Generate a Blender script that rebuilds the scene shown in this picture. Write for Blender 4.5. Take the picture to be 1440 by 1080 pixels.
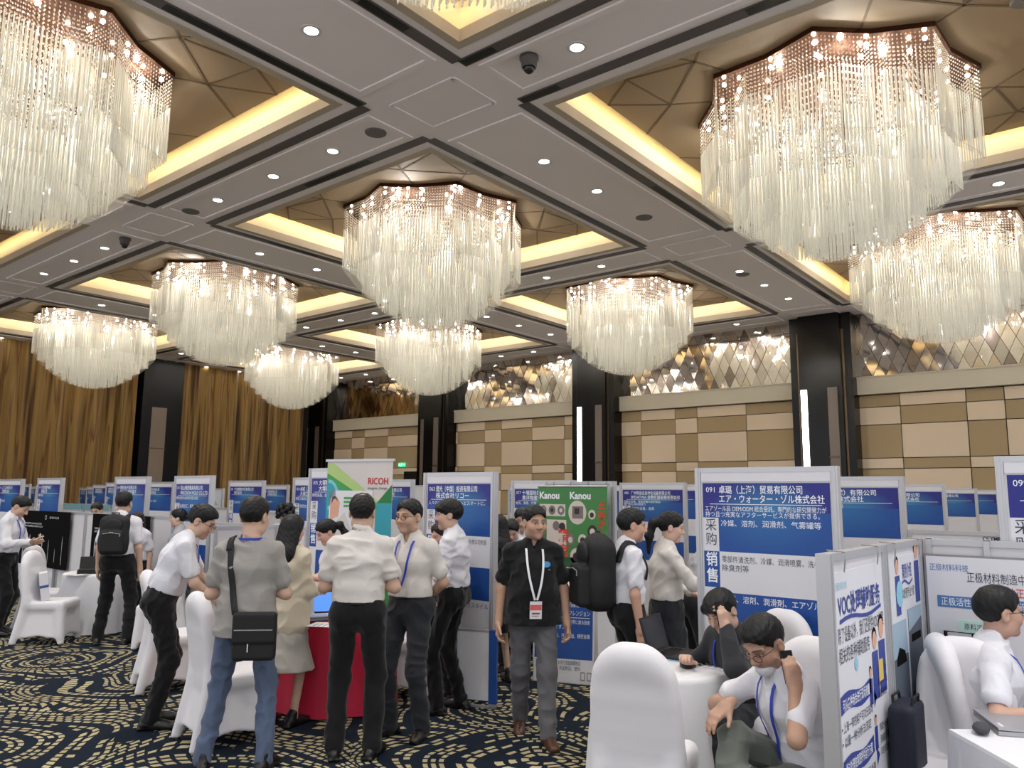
import bpy, math, random
import numpy as np
from mathutils import Vector, Matrix
for o in list(bpy.data.objects): bpy.data.objects.remove(o)
S = bpy.context.scene; COL = S.collection; PI = math.pi
# ---------------------------------------------------------------- camera, world, exposure
CAMZ = 1.8
cd = bpy.data.cameras.new('camera'); cam = bpy.data.objects.new('camera', cd); COL.objects.link(cam)
cd.sensor_width = 36; cd.lens = 36*1090/1440; cd.clip_start = .05; cd.clip_end = 200
_b = np.array([891.5, -162.5, 1090.]); _b /= np.linalg.norm(_b)          # room x axis seen by the camera
_a = np.array([-1359.7, -142.75, 1090.]); _a -= _b*(_a@_b); _a /= np.linalg.norm(_a)
_u = np.cross(_b, _a); _u = _u if _u[1] > 0 else -_u
RM = np.array([_b, _a, _u])
cam.matrix_world = Matrix([[RM[i, 0], RM[i, 1], -RM[i, 2], (0, 0, CAMZ)[i]] for i in range(3)] + [[0, 0, 0, 1]])
S.camera = cam
S.view_settings.view_transform = 'Standard'; S.view_settings.look = 'None'
S.view_settings.gamma = 1; S.view_settings.use_curve_mapping = False
S.view_settings.exposure = 0.10
W = bpy.data.worlds.new('World'); S.world = W; W.use_nodes = True
W.node_tree.nodes['Background'].inputs[0].default_value = (.93, .94, 1.0, 1)
W.node_tree.nodes['Background'].inputs[1].default_value = 1.1
HC = 5.4; ZC = CAMZ + HC                     # ceiling height above the camera, beam underside
ZB = ZC + .46                                # brown coffer panels
XW = 24.0; YW = 31.9                         # checker wall, curtain wall
XB = [(-.12 + 1.47*i)*HC for i in range(4)]; YB = [(-.165 + 1.5*i)*HC for i in range(5)]
HXB, HYB = .16*HC, .205*HC                   # half widths of the beams
# ---------------------------------------------------------------- helpers
def rgb(h):
    if isinstance(h, str):
        c = [int(h[i:i+2], 16)/255 for i in (0, 2, 4)]
        return tuple(x/12.92 if x < .04045 else ((x+.055)/1.055)**2.4 for x in c)
    return tuple(h)
MATS = {}
def mat(name, col=(.8, .8, .8), rough=.6, metal=0., emit=None, es=0., bump=None, spec=.5, var=None, trans=0., attr=None, sheen=0., coat=0.):
    if name in MATS: return MATS[name]
    m = bpy.data.materials.new(name); m.use_nodes = True; nt = m.node_tree; N = nt.nodes; L = nt.links
    b = N['Principled BSDF']; c = rgb(col)
    b.inputs['Base Color'].default_value = (*c, 1); b.inputs['Roughness'].default_value = rough
    b.inputs['Metallic'].default_value = metal; b.inputs['Specular IOR Level'].default_value = spec
    b.inputs['Coat Weight'].default_value = coat; b.inputs['Sheen Weight'].default_value = sheen
    m.diffuse_color = (*c, 1)
    if emit is not None:
        b.inputs['Emission Color'].default_value = (*rgb(emit), 1); b.inputs['Emission Strength'].default_value = es
    if attr:
        a = N.new('ShaderNodeVertexColor'); a.layer_name = attr; L.new(a.outputs[0], b.inputs['Base Color'])
    if var:                                   # (scale, amount) colour mottling
        tc = N.new('ShaderNodeTexCoord'); nz = N.new('ShaderNodeTexNoise'); nz.inputs['Scale'].default_value = var[0]; nz.inputs['Detail'].default_value = 4
        L.new(tc.outputs['Object'], nz.inputs['Vector'])
        hs = N.new('ShaderNodeHueSaturation'); hs.inputs['Color'].default_value = (*c, 1)
        mr = N.new('ShaderNodeMapRange'); mr.inputs[3].default_value = 1-var[1]; mr.inputs[4].default_value = 1+var[1]
        L.new(nz.outputs[0], mr.inputs[0]); L.new(mr.outputs[0], hs.inputs['Value']); L.new(hs.outputs[0], b.inputs['Base Color'])
        if attr: L.new(a.outputs[0], hs.inputs['Color'])
    if bump:                                  # (scale, strength, distance)
        tc = N.new('ShaderNodeTexCoord'); nz = N.new('ShaderNodeTexNoise'); nz.inputs['Scale'].default_value = bump[0]; nz.inputs['Detail'].default_value = 5
        if len(bump) > 3:
            mp = N.new('ShaderNodeMapping'); mp.inputs['Scale'].default_value = bump[3]; L.new(tc.outputs['Object'], mp.inputs[0]); L.new(mp.outputs[0], nz.inputs['Vector'])
        else: L.new(tc.outputs['Object'], nz.inputs['Vector'])
        bp = N.new('ShaderNodeBump'); bp.inputs['Strength'].default_value = bump[1]; bp.inputs['Distance'].default_value = bump[2]
        L.new(nz.outputs[0], bp.inputs['Height']); L.new(bp.outputs[0], b.inputs['Normal'])
    if trans:
        t = N.new('ShaderNodeBsdfTranslucent'); t.inputs[0].default_value = (*c, 1); mx = N.new('ShaderNodeMixShader'); mx.inputs[0].default_value = trans
        L.new(b.outputs[0], mx.inputs[1]); L.new(t.outputs[0], mx.inputs[2]); L.new(mx.outputs[0], N['Material Output'].inputs[0])
    MATS[name] = m; return m
class MB:
    def __init__(s): s.v = []; s.f = []; s.m = []; s.k = 0
    def add(s, vs, fs, k=None):
        n = len(s.v); s.v += [tuple(map(float, v)) for v in vs]; s.f += [tuple(n+i for i in f) for f in fs]; s.m += [s.k if k is None else k]*len(fs); return s
    def box(s, x0, x1, y0, y1, z0, z1, k=None):
        return s.add([(x0,y0,z0),(x1,y0,z0),(x1,y1,z0),(x0,y1,z0),(x0,y0,z1),(x1,y0,z1),(x1,y1,z1),(x0,y1,z1)],
              [(0,3,2,1),(4,5,6,7),(0,1,5,4),(1,2,6,5),(2,3,7,6),(3,0,4,7)], k)
    def bar(s, a, b, w, h, k=None, up=(0, 0, 1)):
        a = Vector(a); b = Vector(b); d = (b-a).normalized(); u = Vector(up)
        x = d.cross(u); x = x.normalized() if x.length > 1e-4 else Vector((1, 0, 0)); y = x.cross(d)
        c = [(-1,-1),(1,-1),(1,1),(-1,1)]
        return s.add([p + x*(i*w/2) + y*(j*h/2) for p in (a, b) for i, j in c], [(0,1,2,3),(7,6,5,4),(0,4,5,1),(1,5,6,2),(2,6,7,3),(3,7,4,0)], k)
    def tube(s, pts, r, n=8, k=None, caps=True):
        P = [Vector(p) for p in pts]; R = r if isinstance(r, (list, tuple)) else [r]*len(P); rings = []; nx = None
        for i, p in enumerate(P):
            d = (P[min(i+1, len(P)-1)] - P[max(i-1, 0)]).normalized()
            if nx is None:
                nx = d.cross(Vector((0, 0, 1)));
                if nx.length < 1e-3: nx = Vector((1, 0, 0))
            nx = (nx - d*nx.dot(d)).normalized(); ny = d.cross(nx)
            rings.append([p + (nx*math.cos(2*PI*j/n) + ny*math.sin(2*PI*j/n))*R[i] for j in range(n)])
        f = [(i*n+j, i*n+(j+1)%n, (i+1)*n+(j+1)%n, (i+1)*n+j) for i in range(len(P)-1) for j in range(n)]
        if caps: f += [tuple(range(n-1, -1, -1)), tuple((len(P)-1)*n+j for j in range(n))]
        return s.add([v for q in rings for v in q], f, k)
    def lathe(s, prof, n=32, c=(0, 0, 0), k=None, rf=None):
        vs = []
        for r, z in prof:
            for j in range(n):
                t = 2*PI*j/n; q = r*(rf(t, z) if rf else 1); vs.append((c[0]+q*math.cos(t), c[1]+q*math.sin(t), c[2]+z))
        f = [(i*n+j, i*n+(j+1)%n, (i+1)*n+(j+1)%n, (i+1)*n+j) for i in range(len(prof)-1) for j in range(n)]
        return s.add(vs, f, k)
    def poly(s, pts, k=None): return s.add(pts, [tuple(range(len(pts)))], k)
    def prism(s, pts, z0, z1, k=None):
        n = len(pts)
        return s.add([(x, y, z0) for x, y in pts] + [(x, y, z1) for x, y in pts], [tuple(range(n-1, -1, -1)), tuple(range(n, 2*n))] + [(i, (i+1) % n, n+(i+1) % n, n+i) for i in range(n)], k)
    def sphere(s, c, r, n=12, m=8, k=None):
        r = (r, r, r) if not isinstance(r, (tuple, list)) else r
        vs = [(c[0], c[1], c[2]-r[2])] + [(c[0]+r[0]*math.sin(PI*i/m)*math.cos(2*PI*j/n), c[1]+r[1]*math.sin(PI*i/m)*math.sin(2*PI*j/n), c[2]-r[2]*math.cos(PI*i/m)) for i in range(1, m) for j in range(n)] + [(c[0], c[1], c[2]+r[2])]
        f = [(0, 1+(j+1) % n, 1+j) for j in range(n)] + [(1+i*n+j, 1+i*n+(j+1) % n, 1+(i+1)*n+(j+1) % n, 1+(i+1)*n+j) for i in range(m-2) for j in range(n)] + [(1+(m-2)*n+j, 1+(m-2)*n+(j+1) % n, len(vs)-1) for j in range(n)]
        return s.add(vs, f, k)
    def mesh(s, name, mats, smooth=False):
        me = bpy.data.meshes.new(name); me.from_pydata(s.v, [], s.f)
        for m in (mats if isinstance(mats, (list, tuple)) else [mats]): me.materials.append(m)
        me.polygons.foreach_set('material_index', s.m)
        if smooth: me.polygons.foreach_set('use_smooth', [True]*len(s.f))
        me.update(); return me
    def build(s, name, mats, parent=None, smooth=False, loc=None, rot=None):
        return link(name, s.mesh(name, mats, smooth), parent, loc, rot)
def link(name, data, parent=None, loc=None, rot=None):
    o = bpy.data.objects.new(name, data); COL.objects.link(o); o.parent = parent
    if loc is not None: o.location = loc
    if rot is not None: o.rotation_euler = rot
    return o
def tag(o, label=None, cat=None, group=None, kind=None):
    for k, v in (('label', label), ('category', cat), ('group', group), ('kind', kind)):
        if v: o[k] = v
    return o
def thing(name, label, cat, loc=(0, 0, 0), rz=0, group=None):
    o = bpy.data.objects.new(name, None); COL.objects.link(o); o.empty_display_size = .1
    o.location = loc; o.rotation_euler = (0, 0, rz); return tag(o, label, cat, group)
def dup(o, parent=None):
    c = o.copy(); COL.objects.link(c); c.parent = parent
    for ch in [x for x in o.children]: dup(ch, c)
    return c
def struct(o): o['kind'] = 'structure'; return o
ORD = ['first', 'second', 'third', 'fourth', 'fifth', 'sixth', 'seventh', 'eighth', 'ninth', 'tenth', 'eleventh', 'twelfth']
def node(nt, t, ins={}, **kw):
    n = nt.nodes.new('ShaderNode'+t)
    for k, v in kw.items(): setattr(n, k, v)
    for k, v in ins.items():
        i = n.inputs[k]
        if hasattr(v, 'is_linked'): nt.links.new(v, i)
        else: i.default_value = v
    return n
def mth(nt, op, a, b=None, c=None):
    ins = {0: a}
    if b is not None: ins[1] = b
    if c is not None: ins[2] = c
    return node(nt, 'Math', ins, operation=op).outputs[0]
# ---------------------------------------------------------------- setting: floor, ceiling, walls
def carpet():
    m = mat('carpet', '1b2433', .95, spec=.1); nt = m.node_tree; b = nt.nodes['Principled BSDF']
    P = node(nt, 'TexCoord').outputs['Object']
    def rings(scale, w, gap, seed):
        mp0 = node(nt, 'Mapping', {0: P, 1: (seed, seed*1.7, 0)}).outputs[0]; wn = node(nt, 'TexNoise', {'Vector': P, 'Scale': .9, 'Detail': 1.}).outputs['Color']
        mp = node(nt, 'VectorMath', {0: node(nt, 'VectorMath', {0: wn, 3: .9}, operation='SCALE').outputs[0], 1: mp0}, operation='ADD').outputs[0]
        v = node(nt, 'TexVoronoi', {'Vector': mp, 'Scale': scale, 'Randomness': .85}, voronoi_dimensions='2D', feature='F1')
        d = node(nt, 'VectorMath', {0: mp, 1: v.outputs['Position']}, operation='SUBTRACT').outputs[0]
        x = node(nt, 'SeparateXYZ', {0: d}); r = mth(nt, 'SQRT', mth(nt, 'ADD', mth(nt, 'MULTIPLY', x.outputs[0], x.outputs[0]), mth(nt, 'MULTIPLY', x.outputs[1], x.outputs[1])))
        q = mth(nt, 'DIVIDE', r, w); i = mth(nt, 'FLOOR', q); fr = mth(nt, 'FRACT', q)
        ang = mth(nt, 'ARCTAN2', x.outputs[1], x.outputs[0])
        n = mth(nt, 'ROUND', mth(nt, 'MULTIPLY', mth(nt, 'ADD', i, .5), w*2*PI/gap))
        a = mth(nt, 'FRACT', mth(nt, 'ADD', mth(nt, 'MULTIPLY', mth(nt, 'ADD', mth(nt, 'DIVIDE', ang, 2*PI), .5), n), mth(nt, 'MULTIPLY', i, .37)))
        k = mth(nt, 'FLOOR', mth(nt, 'ADD', mth(nt, 'MULTIPLY', mth(nt, 'ADD', mth(nt, 'DIVIDE', ang, 2*PI), .5), n), mth(nt, 'MULTIPLY', i, .37)))
        hs = node(nt, 'TexWhiteNoise', {0: node(nt, 'CombineXYZ', {0: k, 1: i}).outputs[0]}, noise_dimensions='2D').outputs[0]
        dash = mth(nt, 'MULTIPLY', mth(nt, 'GREATER_THAN', hs, .14), mth(nt, 'MULTIPLY', mth(nt, 'LESS_THAN', a, .68), mth(nt, 'LESS_THAN', fr, .58)))
        return dash, r, i
    d1, r1, i1 = rings(.5, .062, .088, 3.1)
    keep = mth(nt, 'GREATER_THAN', mth(nt, 'FRACT', mth(nt, 'MULTIPLY', i1, .29)), .2)
    big = node(nt, 'TexNoise', {'Vector': node(nt, 'Mapping', {0: P, 1: (11.3, 4.2, 0)}).outputs[0], 'Scale': .33, 'Detail': 1.0}).outputs[0]
    small = node(nt, 'TexNoise', {'Vector': P, 'Scale': 1.4, 'Detail': 1.0}).outputs[0]
    msk = mth(nt, 'MULTIPLY', mth(nt, 'GREATER_THAN', big, .29), mth(nt, 'GREATER_THAN', small, .33))
    yel = mth(nt, 'MULTIPLY', mth(nt, 'MULTIPLY', d1, keep), msk)
    shade = node(nt, 'TexNoise', {'Vector': P, 'Scale': 2.2}).outputs[0]
    ycol = node(nt, 'Mix', {0: shade, 6: (*rgb('8f835f'), 1), 7: (*rgb('c4b994'), 1)}, data_type='RGBA').outputs[2]
    fib = node(nt, 'TexNoise', {'Vector': P, 'Scale': 160.}).outputs[0]
    nav = node(nt, 'Mix', {0: fib, 6: (*rgb('0c1119'), 1), 7: (*rgb('1f2937'), 1)}, data_type='RGBA').outputs[2]
    c = node(nt, 'Mix', {0: yel, 6: nav, 7: ycol}, data_type='RGBA').outputs[2]
    nt.links.new(c, b.inputs['Base Color'])
    bp = node(nt, 'Bump', {'Strength': .4, 'Distance': .004, 'Height': fib}); nt.links.new(bp.outputs[0], b.inputs['Normal'])
    return m
struct(MB().box(-6, XW+1, -8, YW+1, -.2, 0).build('floor', carpet()))
PAINT = mat('ceiling_paint', 'f1e9ea', .75, bump=(3, .06, .05))
LIP = mat('coffer_lip', 'b9ab97', .7); COVE = mat('cove_paint', 'ece2c8', .8)
BROWN = mat('coffer_panel', '8f7a60', .7, bump=(60, .08, .01)); SEAM = mat('panel_seam', '6b573f', .8)
LED = mat('cove_led', 'fff0c0', emit=(1, .76, .36), es=17)
VENTD = mat('vent_dark', '5c5554', .6); VENTB = mat('vent_black', '050505', .5)
cm = MB(); lip = MB(); pan = MB(); led = MB()
x0c, x1c, y0c, y1c = XB[0]-HXB, XW+.6, YB[0]-HYB, YW+.3
# beams with full depth; recesses at beam crossings and along beam centres
xs = [(XB[i]+HXB, XB[i+1]-HXB) for i in range(3)]; ys = [(YB[i]+HYB, YB[i+1]-HYB) for i in range(4)]
gx = [x0c] + [v for p in xs for v in p] + [x1c]; gy = [y0c] + [v for p in ys for v in p] + [y1c]
for i in range(len(gx)-1):
    for j in range(len(gy)-1):
        if i % 2 == 1 and j % 2 == 1: continue
        cm.box(gx[i], gx[i+1], gy[j], gy[j+1], ZC, ZC+1.0)
cm.box(x0c, x1c, y0c, y1c, ZC+1.0, ZC+1.1)
# thin raised frames on the undersides give the shallow sunk panels between beams
for i in range(4):
    x = XB[i]; e = .105*HC
    for j in range(4):
        ya, yb = YB[j]+HYB-.25, YB[j+1]-HYB+.25
        if i < 3 or True:
            for sx in (-1, 1): cm.box(x+sx*(e-.17)-.05, x+sx*(e-.17)+.05, ya+.3, yb-.3, ZC-.022, ZC)
            cm.box(x-e+.12, x+e-.12, ya+.2, ya+.3, ZC-.022, ZC); cm.box(x-e+.12, x+e-.12, yb-.3, yb-.2, ZC-.022, ZC)
for j in range(5):
    y = YB[j]; e = .165*HC
    for i in range(3):
        xa, xb = XB[i]+HXB-.2, XB[i+1]-HXB+.2
        for sy in (-1, 1): cm.box(xa+.3, xb-.3, y+sy*(e-.22)-.05, y+sy*(e-.22)+.05, ZC-.022, ZC)
        cm.box(xa+.2, xa+.3, y-e+.17, y+e-.17, ZC-.022, ZC); cm.box(xb-.3, xb-.2, y-e+.17, y+e-.17, ZC-.022, ZC)
for i in range(4):
    for j in range(5):
        x, y = XB[i], YB[j]
        for sx in (-1, 1): cm.box(x+sx*.42-.03, x+sx*.42+.03, y-.6, y+.6, ZC-.016, ZC)
        for sy in (-1, 1): cm.box(x-.42, x+.42, y+sy*.6-.03, y+sy*.6+.03, ZC-.016, ZC)
ceil_o = struct(cm.build('ceiling', PAINT))
random.seed(4)
for xa, xb in xs:
    for ya, yb in ys:
        for (a, b, c, d) in ((xa, xb, ya, ya+.12), (xa, xb, yb-.12, yb), (xa, xa+.12, ya+.12, yb-.12), (xb-.12, xb, ya+.12, yb-.12)):
            lip.box(a, b, c, d, ZC-.012, ZC+.15)
        g = .24; a, b, c, d = xa+g, xb-g, ya+g, yb-g
        pan.box(a, b, c, d, ZB, ZB+.04, 0)
        for (p, q, r, s) in ((a, b, c, c+.05), (a, b, d-.05, d), (a, a+.05, c, d), (b-.05, b, c, d)): led.box(p, q, r, s, ZB+.042, ZB+.075)
        pan.box(a-.02, b+.02, c-.02, d+.02, ZB+.08, ZB+.1, 0)
        cx, cy = (a+b)/2, (c+d)/2; hx, hy = (b-a)/2, (d-c)/2
        seg = []
        for sx in (-1, 1):
            for sy in (-1, 1):
                P = lambda u, v: (cx+sx*u*hx, cy+sy*v*hy)
                seg += [(P(.999, .999), P(.78, .78)), (P(.78, .78), P(.62, .999)), (P(.78, .78), P(.999, .62)), (P(.78, .78), P(.72, .42)), (P(.78, .78), P(.42, .72)),
                        (P(.72, .42), P(.999, .2)), (P(.42, .72), P(.2, .999)), (P(.72, .42), P(.42, .72)), (P(.72, .42), P(.3, .2)), (P(.42, .72), P(.2, .3)), (P(.999, .62), P(.72, .42)), (P(.62, .999), P(.42, .72))]
        for p, q in seg: pan.bar((*p, ZB-.002), (*q, ZB-.002), .035, .008, 1)
struct(lip.build('trim_1', LIP)); struct(pan.build('ceiling_panels', [BROWN, SEAM])); struct(led.build('cove_light', LED))
cv = MB()                                    # pale inner cheeks of the coves
for xa, xb in xs:
    for ya, yb in ys:
        cv.box(xa, xb, ya-.01, ya+.012, ZC+.15, ZC+1); cv.box(xa, xb, yb-.012, yb+.01, ZC+.15, ZC+1)
        cv.box(xa-.01, xa+.012, ya, yb, ZC+.15, ZC+1); cv.box(xb-.012, xb+.01, ya, yb, ZC+.15, ZC+1)
struct(cv.build('trim_2', COVE))
# linear air slots, one thing each
def slot(a, b, seed, label):
    r = random.Random(seed); t = thing('ceiling_vent', label, 'air vent', ((a[0]+b[0])/2, (a[1]+b[1])/2, ZC), 0, 'linear air slots in the ceiling beams')
    L = math.dist(a, b); al = (1, 0) if abs(b[0]-a[0]) > .1 else (0, 1)
    f = MB(); g = []
    def bx(m, u0, u1, w, z0, z1):
        if al[0]: m.box(u0-L/2, u1-L/2, -w, w, z0, z1)
        else: m.box(-w, w, u0-L/2, u1-L/2, z0, z1)
    bx(f, 0, L, .085, -.012, 0)
    u = .02
    while u < L-.05:
        n = min(L-.02, u+r.choice((.7, 1.0, 1.3)))
        if r.random() < .30: q = MB(); bx(q, u, n, .06, -.015, -.011); g.append(q)
        u = n
    f.build('grille', VENTD, t)
    for q in g: q.build('open_slot', VENTB, t)
XN = ['nearest', 'second nearest', 'third nearest', 'rearmost']
n = 0
CN = {(0, 0): 'nearest', (0, 1): 'large cropped left', (1, 0): 'large right', (1, 1): 'central', (1, 2): 'left-centre', (1, 3): 'far left', (2, 0): 'far right', (2, 1): 'right-centre', (2, 2): 'rear middle', (2, 3): 'rear left'}
for j in range(5):
    for i in range(3):
        for sy in (-1, 1):
            jj = j if sy > 0 else j-1
            if (i, jj) not in CN: continue
            y = YB[j]+sy*.168*HC; slot((XB[i]+.125*HC, y), (XB[i+1]-.125*HC, y), j*17+i*5+sy, 'dark air slot along the %s edge of the coffer around the %s chandelier' % ('right' if sy > 0 else 'left', CN[(i, jj)]))
for i in range(4):
    for j in range(4):
        for sx in (-1, 1):
            ii = i if sx > 0 else i-1
            if (ii, j) not in CN: continue
            x = XB[i]+sx*.112*HC; slot((x, YB[j]+.17*HC), (x, YB[j+1]-.17*HC), 300+j*17+i*5+sx, 'dark air slot along the %s edge of the coffer around the %s chandelier' % ('near' if sx > 0 else 'rear', CN[(ii, j)]))
# checker wall
FA = mat('panel_light', 'e3cfb4', .85, bump=(220, .25, .004)); FB = mat('panel_dark', 'b09a76', .85, bump=(220, .25, .004)); CREAM = mat('cream_trim', 'cfc6b1', .6); GAP = mat('panel_gap', '3a2d1e', .9)
struct(MB().box(XW+.1, XW+.5, -8, YW+.5, 0, ZC+1).build('wall_right', GAP))
zrow = [0.0, .55, 1.0, 1.95, 2.61, 2.91, 3.87, 4.385, 4.74]
def checker(ya, yb, cols, seed):
    m = MB(); ycs = [yb] + sorted([c for c in cols if ya < c < yb], reverse=True) + [ya]
    for c in range(len(ycs)-1):
        for r in range(len(zrow)-1):
            k = (c+r+seed) % 2
            m.box(XW+(.0 if k else .02), XW+.12, ycs[c+1]+.012, ycs[c]-.012, zrow[r]+.012, zrow[r+1]-.012, k)
    return m
colY = [1.335*HC, 2.83*HC, 4.33*HC, 5.83*HC]; bays = [(-6.5, colY[0]-.75), (colY[0]+.75, colY[1]-.75), (colY[1]+.75, colY[2]-.75), (colY[2]+.75, YW)]
cl = [[-5, -3.6, -2.3, -.6, .4, 1.6, 2.69, 3.58, 5.23], [9.77, 11.47, 12.28, 13.6], [16.9, 18.43, 19.99, 20.88, 22.41], [26.75, 28.38, 29.3, 30.9]]
for n, ((a, b), c) in enumerate(zip(bays, cl)):
    struct(checker(a, b, c, (1, 1, 1, 1)[n]).build('wall_right_panels', [FB, FA]))
    struct(MB().box(XW-.14, XW+.1, a, b, 4.76, 5.24).box(XW-.17, XW+.1, a, b, 5.24, 5.28).build('trim_%d' % (3+n), CREAM))
# mirrored rhombus band over the ledge
MIR = [mat('mirror_tile_%d' % i, c, r, 1.0) for i, (c, r) in enumerate((('e6e0da', .05), ('cfc8c2', .08), ('d8c8b2', .06), ('8f857f', .12)))]
rr = random.Random(9)
for (a, b) in bays:
    m = MB(); dy, dz = .36, .78; nr = 0; z = 5.28-dz/2
    while z < ZC+dz/2:
        y = a + (0 if nr % 2 else dy/2)
        while y < b+dy/2:
            tx, tz = rr.gauss(0, .014), rr.gauss(0, .014); off = rr.uniform(0, .02); pts = []
            for (u, v) in ((0, -1), (1, 0), (0, 1), (-1, 0)):
                yy = min(max(y+u*dy*.485, a), b); zz = min(max(z+v*dz*.485, 5.28), ZC)
                pts.append((XW+.06-off+tx*(yy-y)+tz*(zz-z), yy, zz))
            if len(set((round(p[1], 3), round(p[2], 3)) for p in pts)) > 3 or (pts[0][2] < pts[2][2]-.05 and pts[3][1] < pts[1][1]-.02):
                k = rr.choices((0, 1, 2, 3), (5, 4, 1.2, 1.5))[0]
                m.add(pts, [(3, 2, 1, 0)], k)
            y += dy
        z += dz/2; nr += 1
    struct(m.build('wall_right_mirror_tiles', MIR))
# dark stone columns with light slots
STONE = mat('black_stone', '0b0908', .2, spec=.3, var=(2, .3)); STONE2 = mat('black_trim_stone', '080707', .25, spec=.3); BRONZE = mat('bronze', '6d5a45', .3, .9); LEDW = mat('column_led', 'ffffff', emit=(.93, .96, 1), es=9.0); ROD = mat('crystal_rods_dim', '75695f', .25, .3, bump=(60, .6, .01, (1, 1, .05)))
XF = 4.325*HC
COLN = ['right of the picture', 'behind the green banners', 'behind the beige roll-up banner', 'in the corner by the curtain']
for n, y in enumerate(colY):
    t = thing('column', 'black stone column against the checker wall, %s' % COLN[n], 'column', (XF, y, 0), 0)
    w = .61
    MB().box(0, .9, -w, w, 0, ZC).build('shaft', STONE, t)
    m = MB()
    for sy in (-1, 1): m.box(.12, .9, sy*(w+.14)-.14, sy*(w+.14)+.14, 0, ZC-.02)
    m.build('side_pilaster', STONE2, t)
    m = MB()
    for sy in (-1, 1): m.box(.10, .13, sy*(w+.04)-.03, sy*(w+.04)+.03, 0, ZC-.5)
    m.build('bronze_edge', BRONZE, t)
    MB().box(-.03, 0, .40, .57, .4, 4.95).build('light_strip' if n < 2 else 'dim_strip', LEDW if n in (0, 1) else ROD, t)
    MB().box(-.03, 0, -.48, -.2, .4, 4.98).build('rod_panel', ROD, t)
    MB().box(-.04, 0, -.5, -.18, 2.92, 2.97).build('rod_band', BRONZE, t)
# curtain wall
def curtain_mat():
    m = mat('curtain_cloth', '8a6a34', .8, sheen=.3); nt = m.node_tree; b = nt.nodes['Principled BSDF']
    P = node(nt, 'TexCoord').outputs['Object']
    mp = node(nt, 'Mapping', {0: P, 3: (1, 1, .04)}).outputs[0]
    n1 = node(nt, 'TexNoise', {'Vector': mp, 'Scale': 3.6, 'Detail': 2.}).outputs[0]
    r = node(nt, 'ValToRGB', {0: n1}); e = r.color_ramp
    e.elements[0].position = .36; e.elements[0].color = (*rgb('4e3418'), 1); e.elements[1].position = .44; e.elements[1].color = (*rgb('8d6c36'), 1)
    for p, c in ((.55, '9b7b42'), (.58, '6f4a22'), (.66, 'a3854d')):
        q = e.elements.new(p); q.color = (*rgb(c), 1)
    nt.links.new(r.outputs[0], b.inputs['Base Color']); return m
CUR = curtain_mat(); YC = YW-.35
def curtain(xa, xb, seed, label):
    r = random.Random(seed); pts = []; x = xa
    n = int((xb-xa)/.05); ph = 0
    def off(x, z): return .15*math.sin(x*10.5+1.3*math.sin(x*1.7+seed)+.25*math.sin(z*.6+x)) + .06*math.sin(x*13.1+seed+2*math.sin(x*.9)) + .03*math.sin(x*29)
    zs = [0.03, 1.2, 2.4, 3.6, 4.8, 6.0, 6.9, 7.22]; vs = [(xa+(xb-xa)*i/n, YC+off(xa+(xb-xa)*i/n, z)*(1-.25*z/7), z) for z in zs for i in range(n+1)]
    fs = [(k*(n+1)+i, k*(n+1)+i+1, (k+1)*(n+1)+i+1, (k+1)*(n+1)+i) for k in range(len(zs)-1) for i in range(n)]
    o = MB().add(vs, fs).build('curtain', CUR, None, True); return tag(o, label, 'curtain', 'brown striped curtains on the left wall')
curtain(-1.5, 2.73*HC-.1, 1, 'long brown striped curtain left of the dark pillar with a pale inset')
curtain(3.06*HC, 4.24*HC, 2, 'brown striped curtain between the dark pillar with pale inset and the room corner')
struct(MB().box(-6, XW+.5, YW, YW+.4, 0, ZC+1).build('wall_left', mat('dark_wall', '2a211b', .8)))
t = thing('column', 'dark pillar between the two curtains, with a pale woven inset', 'column', (2.9*HC, 5.8*HC, 0), 0)
MB().box(-.83, .85, 0, .6, 0, ZC).build('shaft', mat('dark_stone', '0f1013', .35, spec=.25), t)
MB().box(-.42, .2, -.03, 0, .3, 5.2).build('rod_panel', mat('woven_inset', '87796b', .5, bump=(50, .7, .01, (1, 1, .04))), t)
MB().box(-.44, .22, -.035, 0, 3.5, 3.54).build('rod_band', BRONZE, t)
# dark door leaves and exit signs in the checker wall
DK = mat('door_dark', '0d0b0b', .5)
for n, (a, b, h) in enumerate(((24.15, 25.6, 2.75), (20.9, 22.6, 2.72))):
    struct(MB().box(XW-.03, XW+.06, a, b, 0, h).build('door_%d' % (n+1), DK))
EXG = mat('exit_green', '0a7a3a', .5, emit=(.05, .9, .35), es=1.3); EXW = mat('exit_mark', 'e8fff0', .5, emit=(.8, 1, .85), es=1.3)
def exit_sign(x, y, z, label, w=.42, h=.17):
    t = thing('exit_sign', label, 'exit sign', (x, y, z), 0, 'green exit signs')
    MB().box(0, .04, -w/2, w/2, -h/2, h/2).build('housing', EXG, t)
    m = MB(); m.sphere((-.004, -.02, .05), (.004, .018, .018)); m.bar((-.004, -.02, .03), (-.004, .02, -.02), .006, .03); m.bar((-.004, .02, -.02), (-.004, .05, -.06), .006, .015); m.bar((-.004, .01, -.01), (-.004, -.02, -.05), .006, .015); m.bar((-.004, -.12, 0), (-.004, -.19, 0), .006, .02); m.bar((-.004, .1, 0), (-.004, .18, 0), .006, .05)
    m.build('running_figure', EXW, t)
exit_sign(XW-.04, 25.75, 3.05, 'green exit sign on the checker wall right of the roll-up banner')
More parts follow.
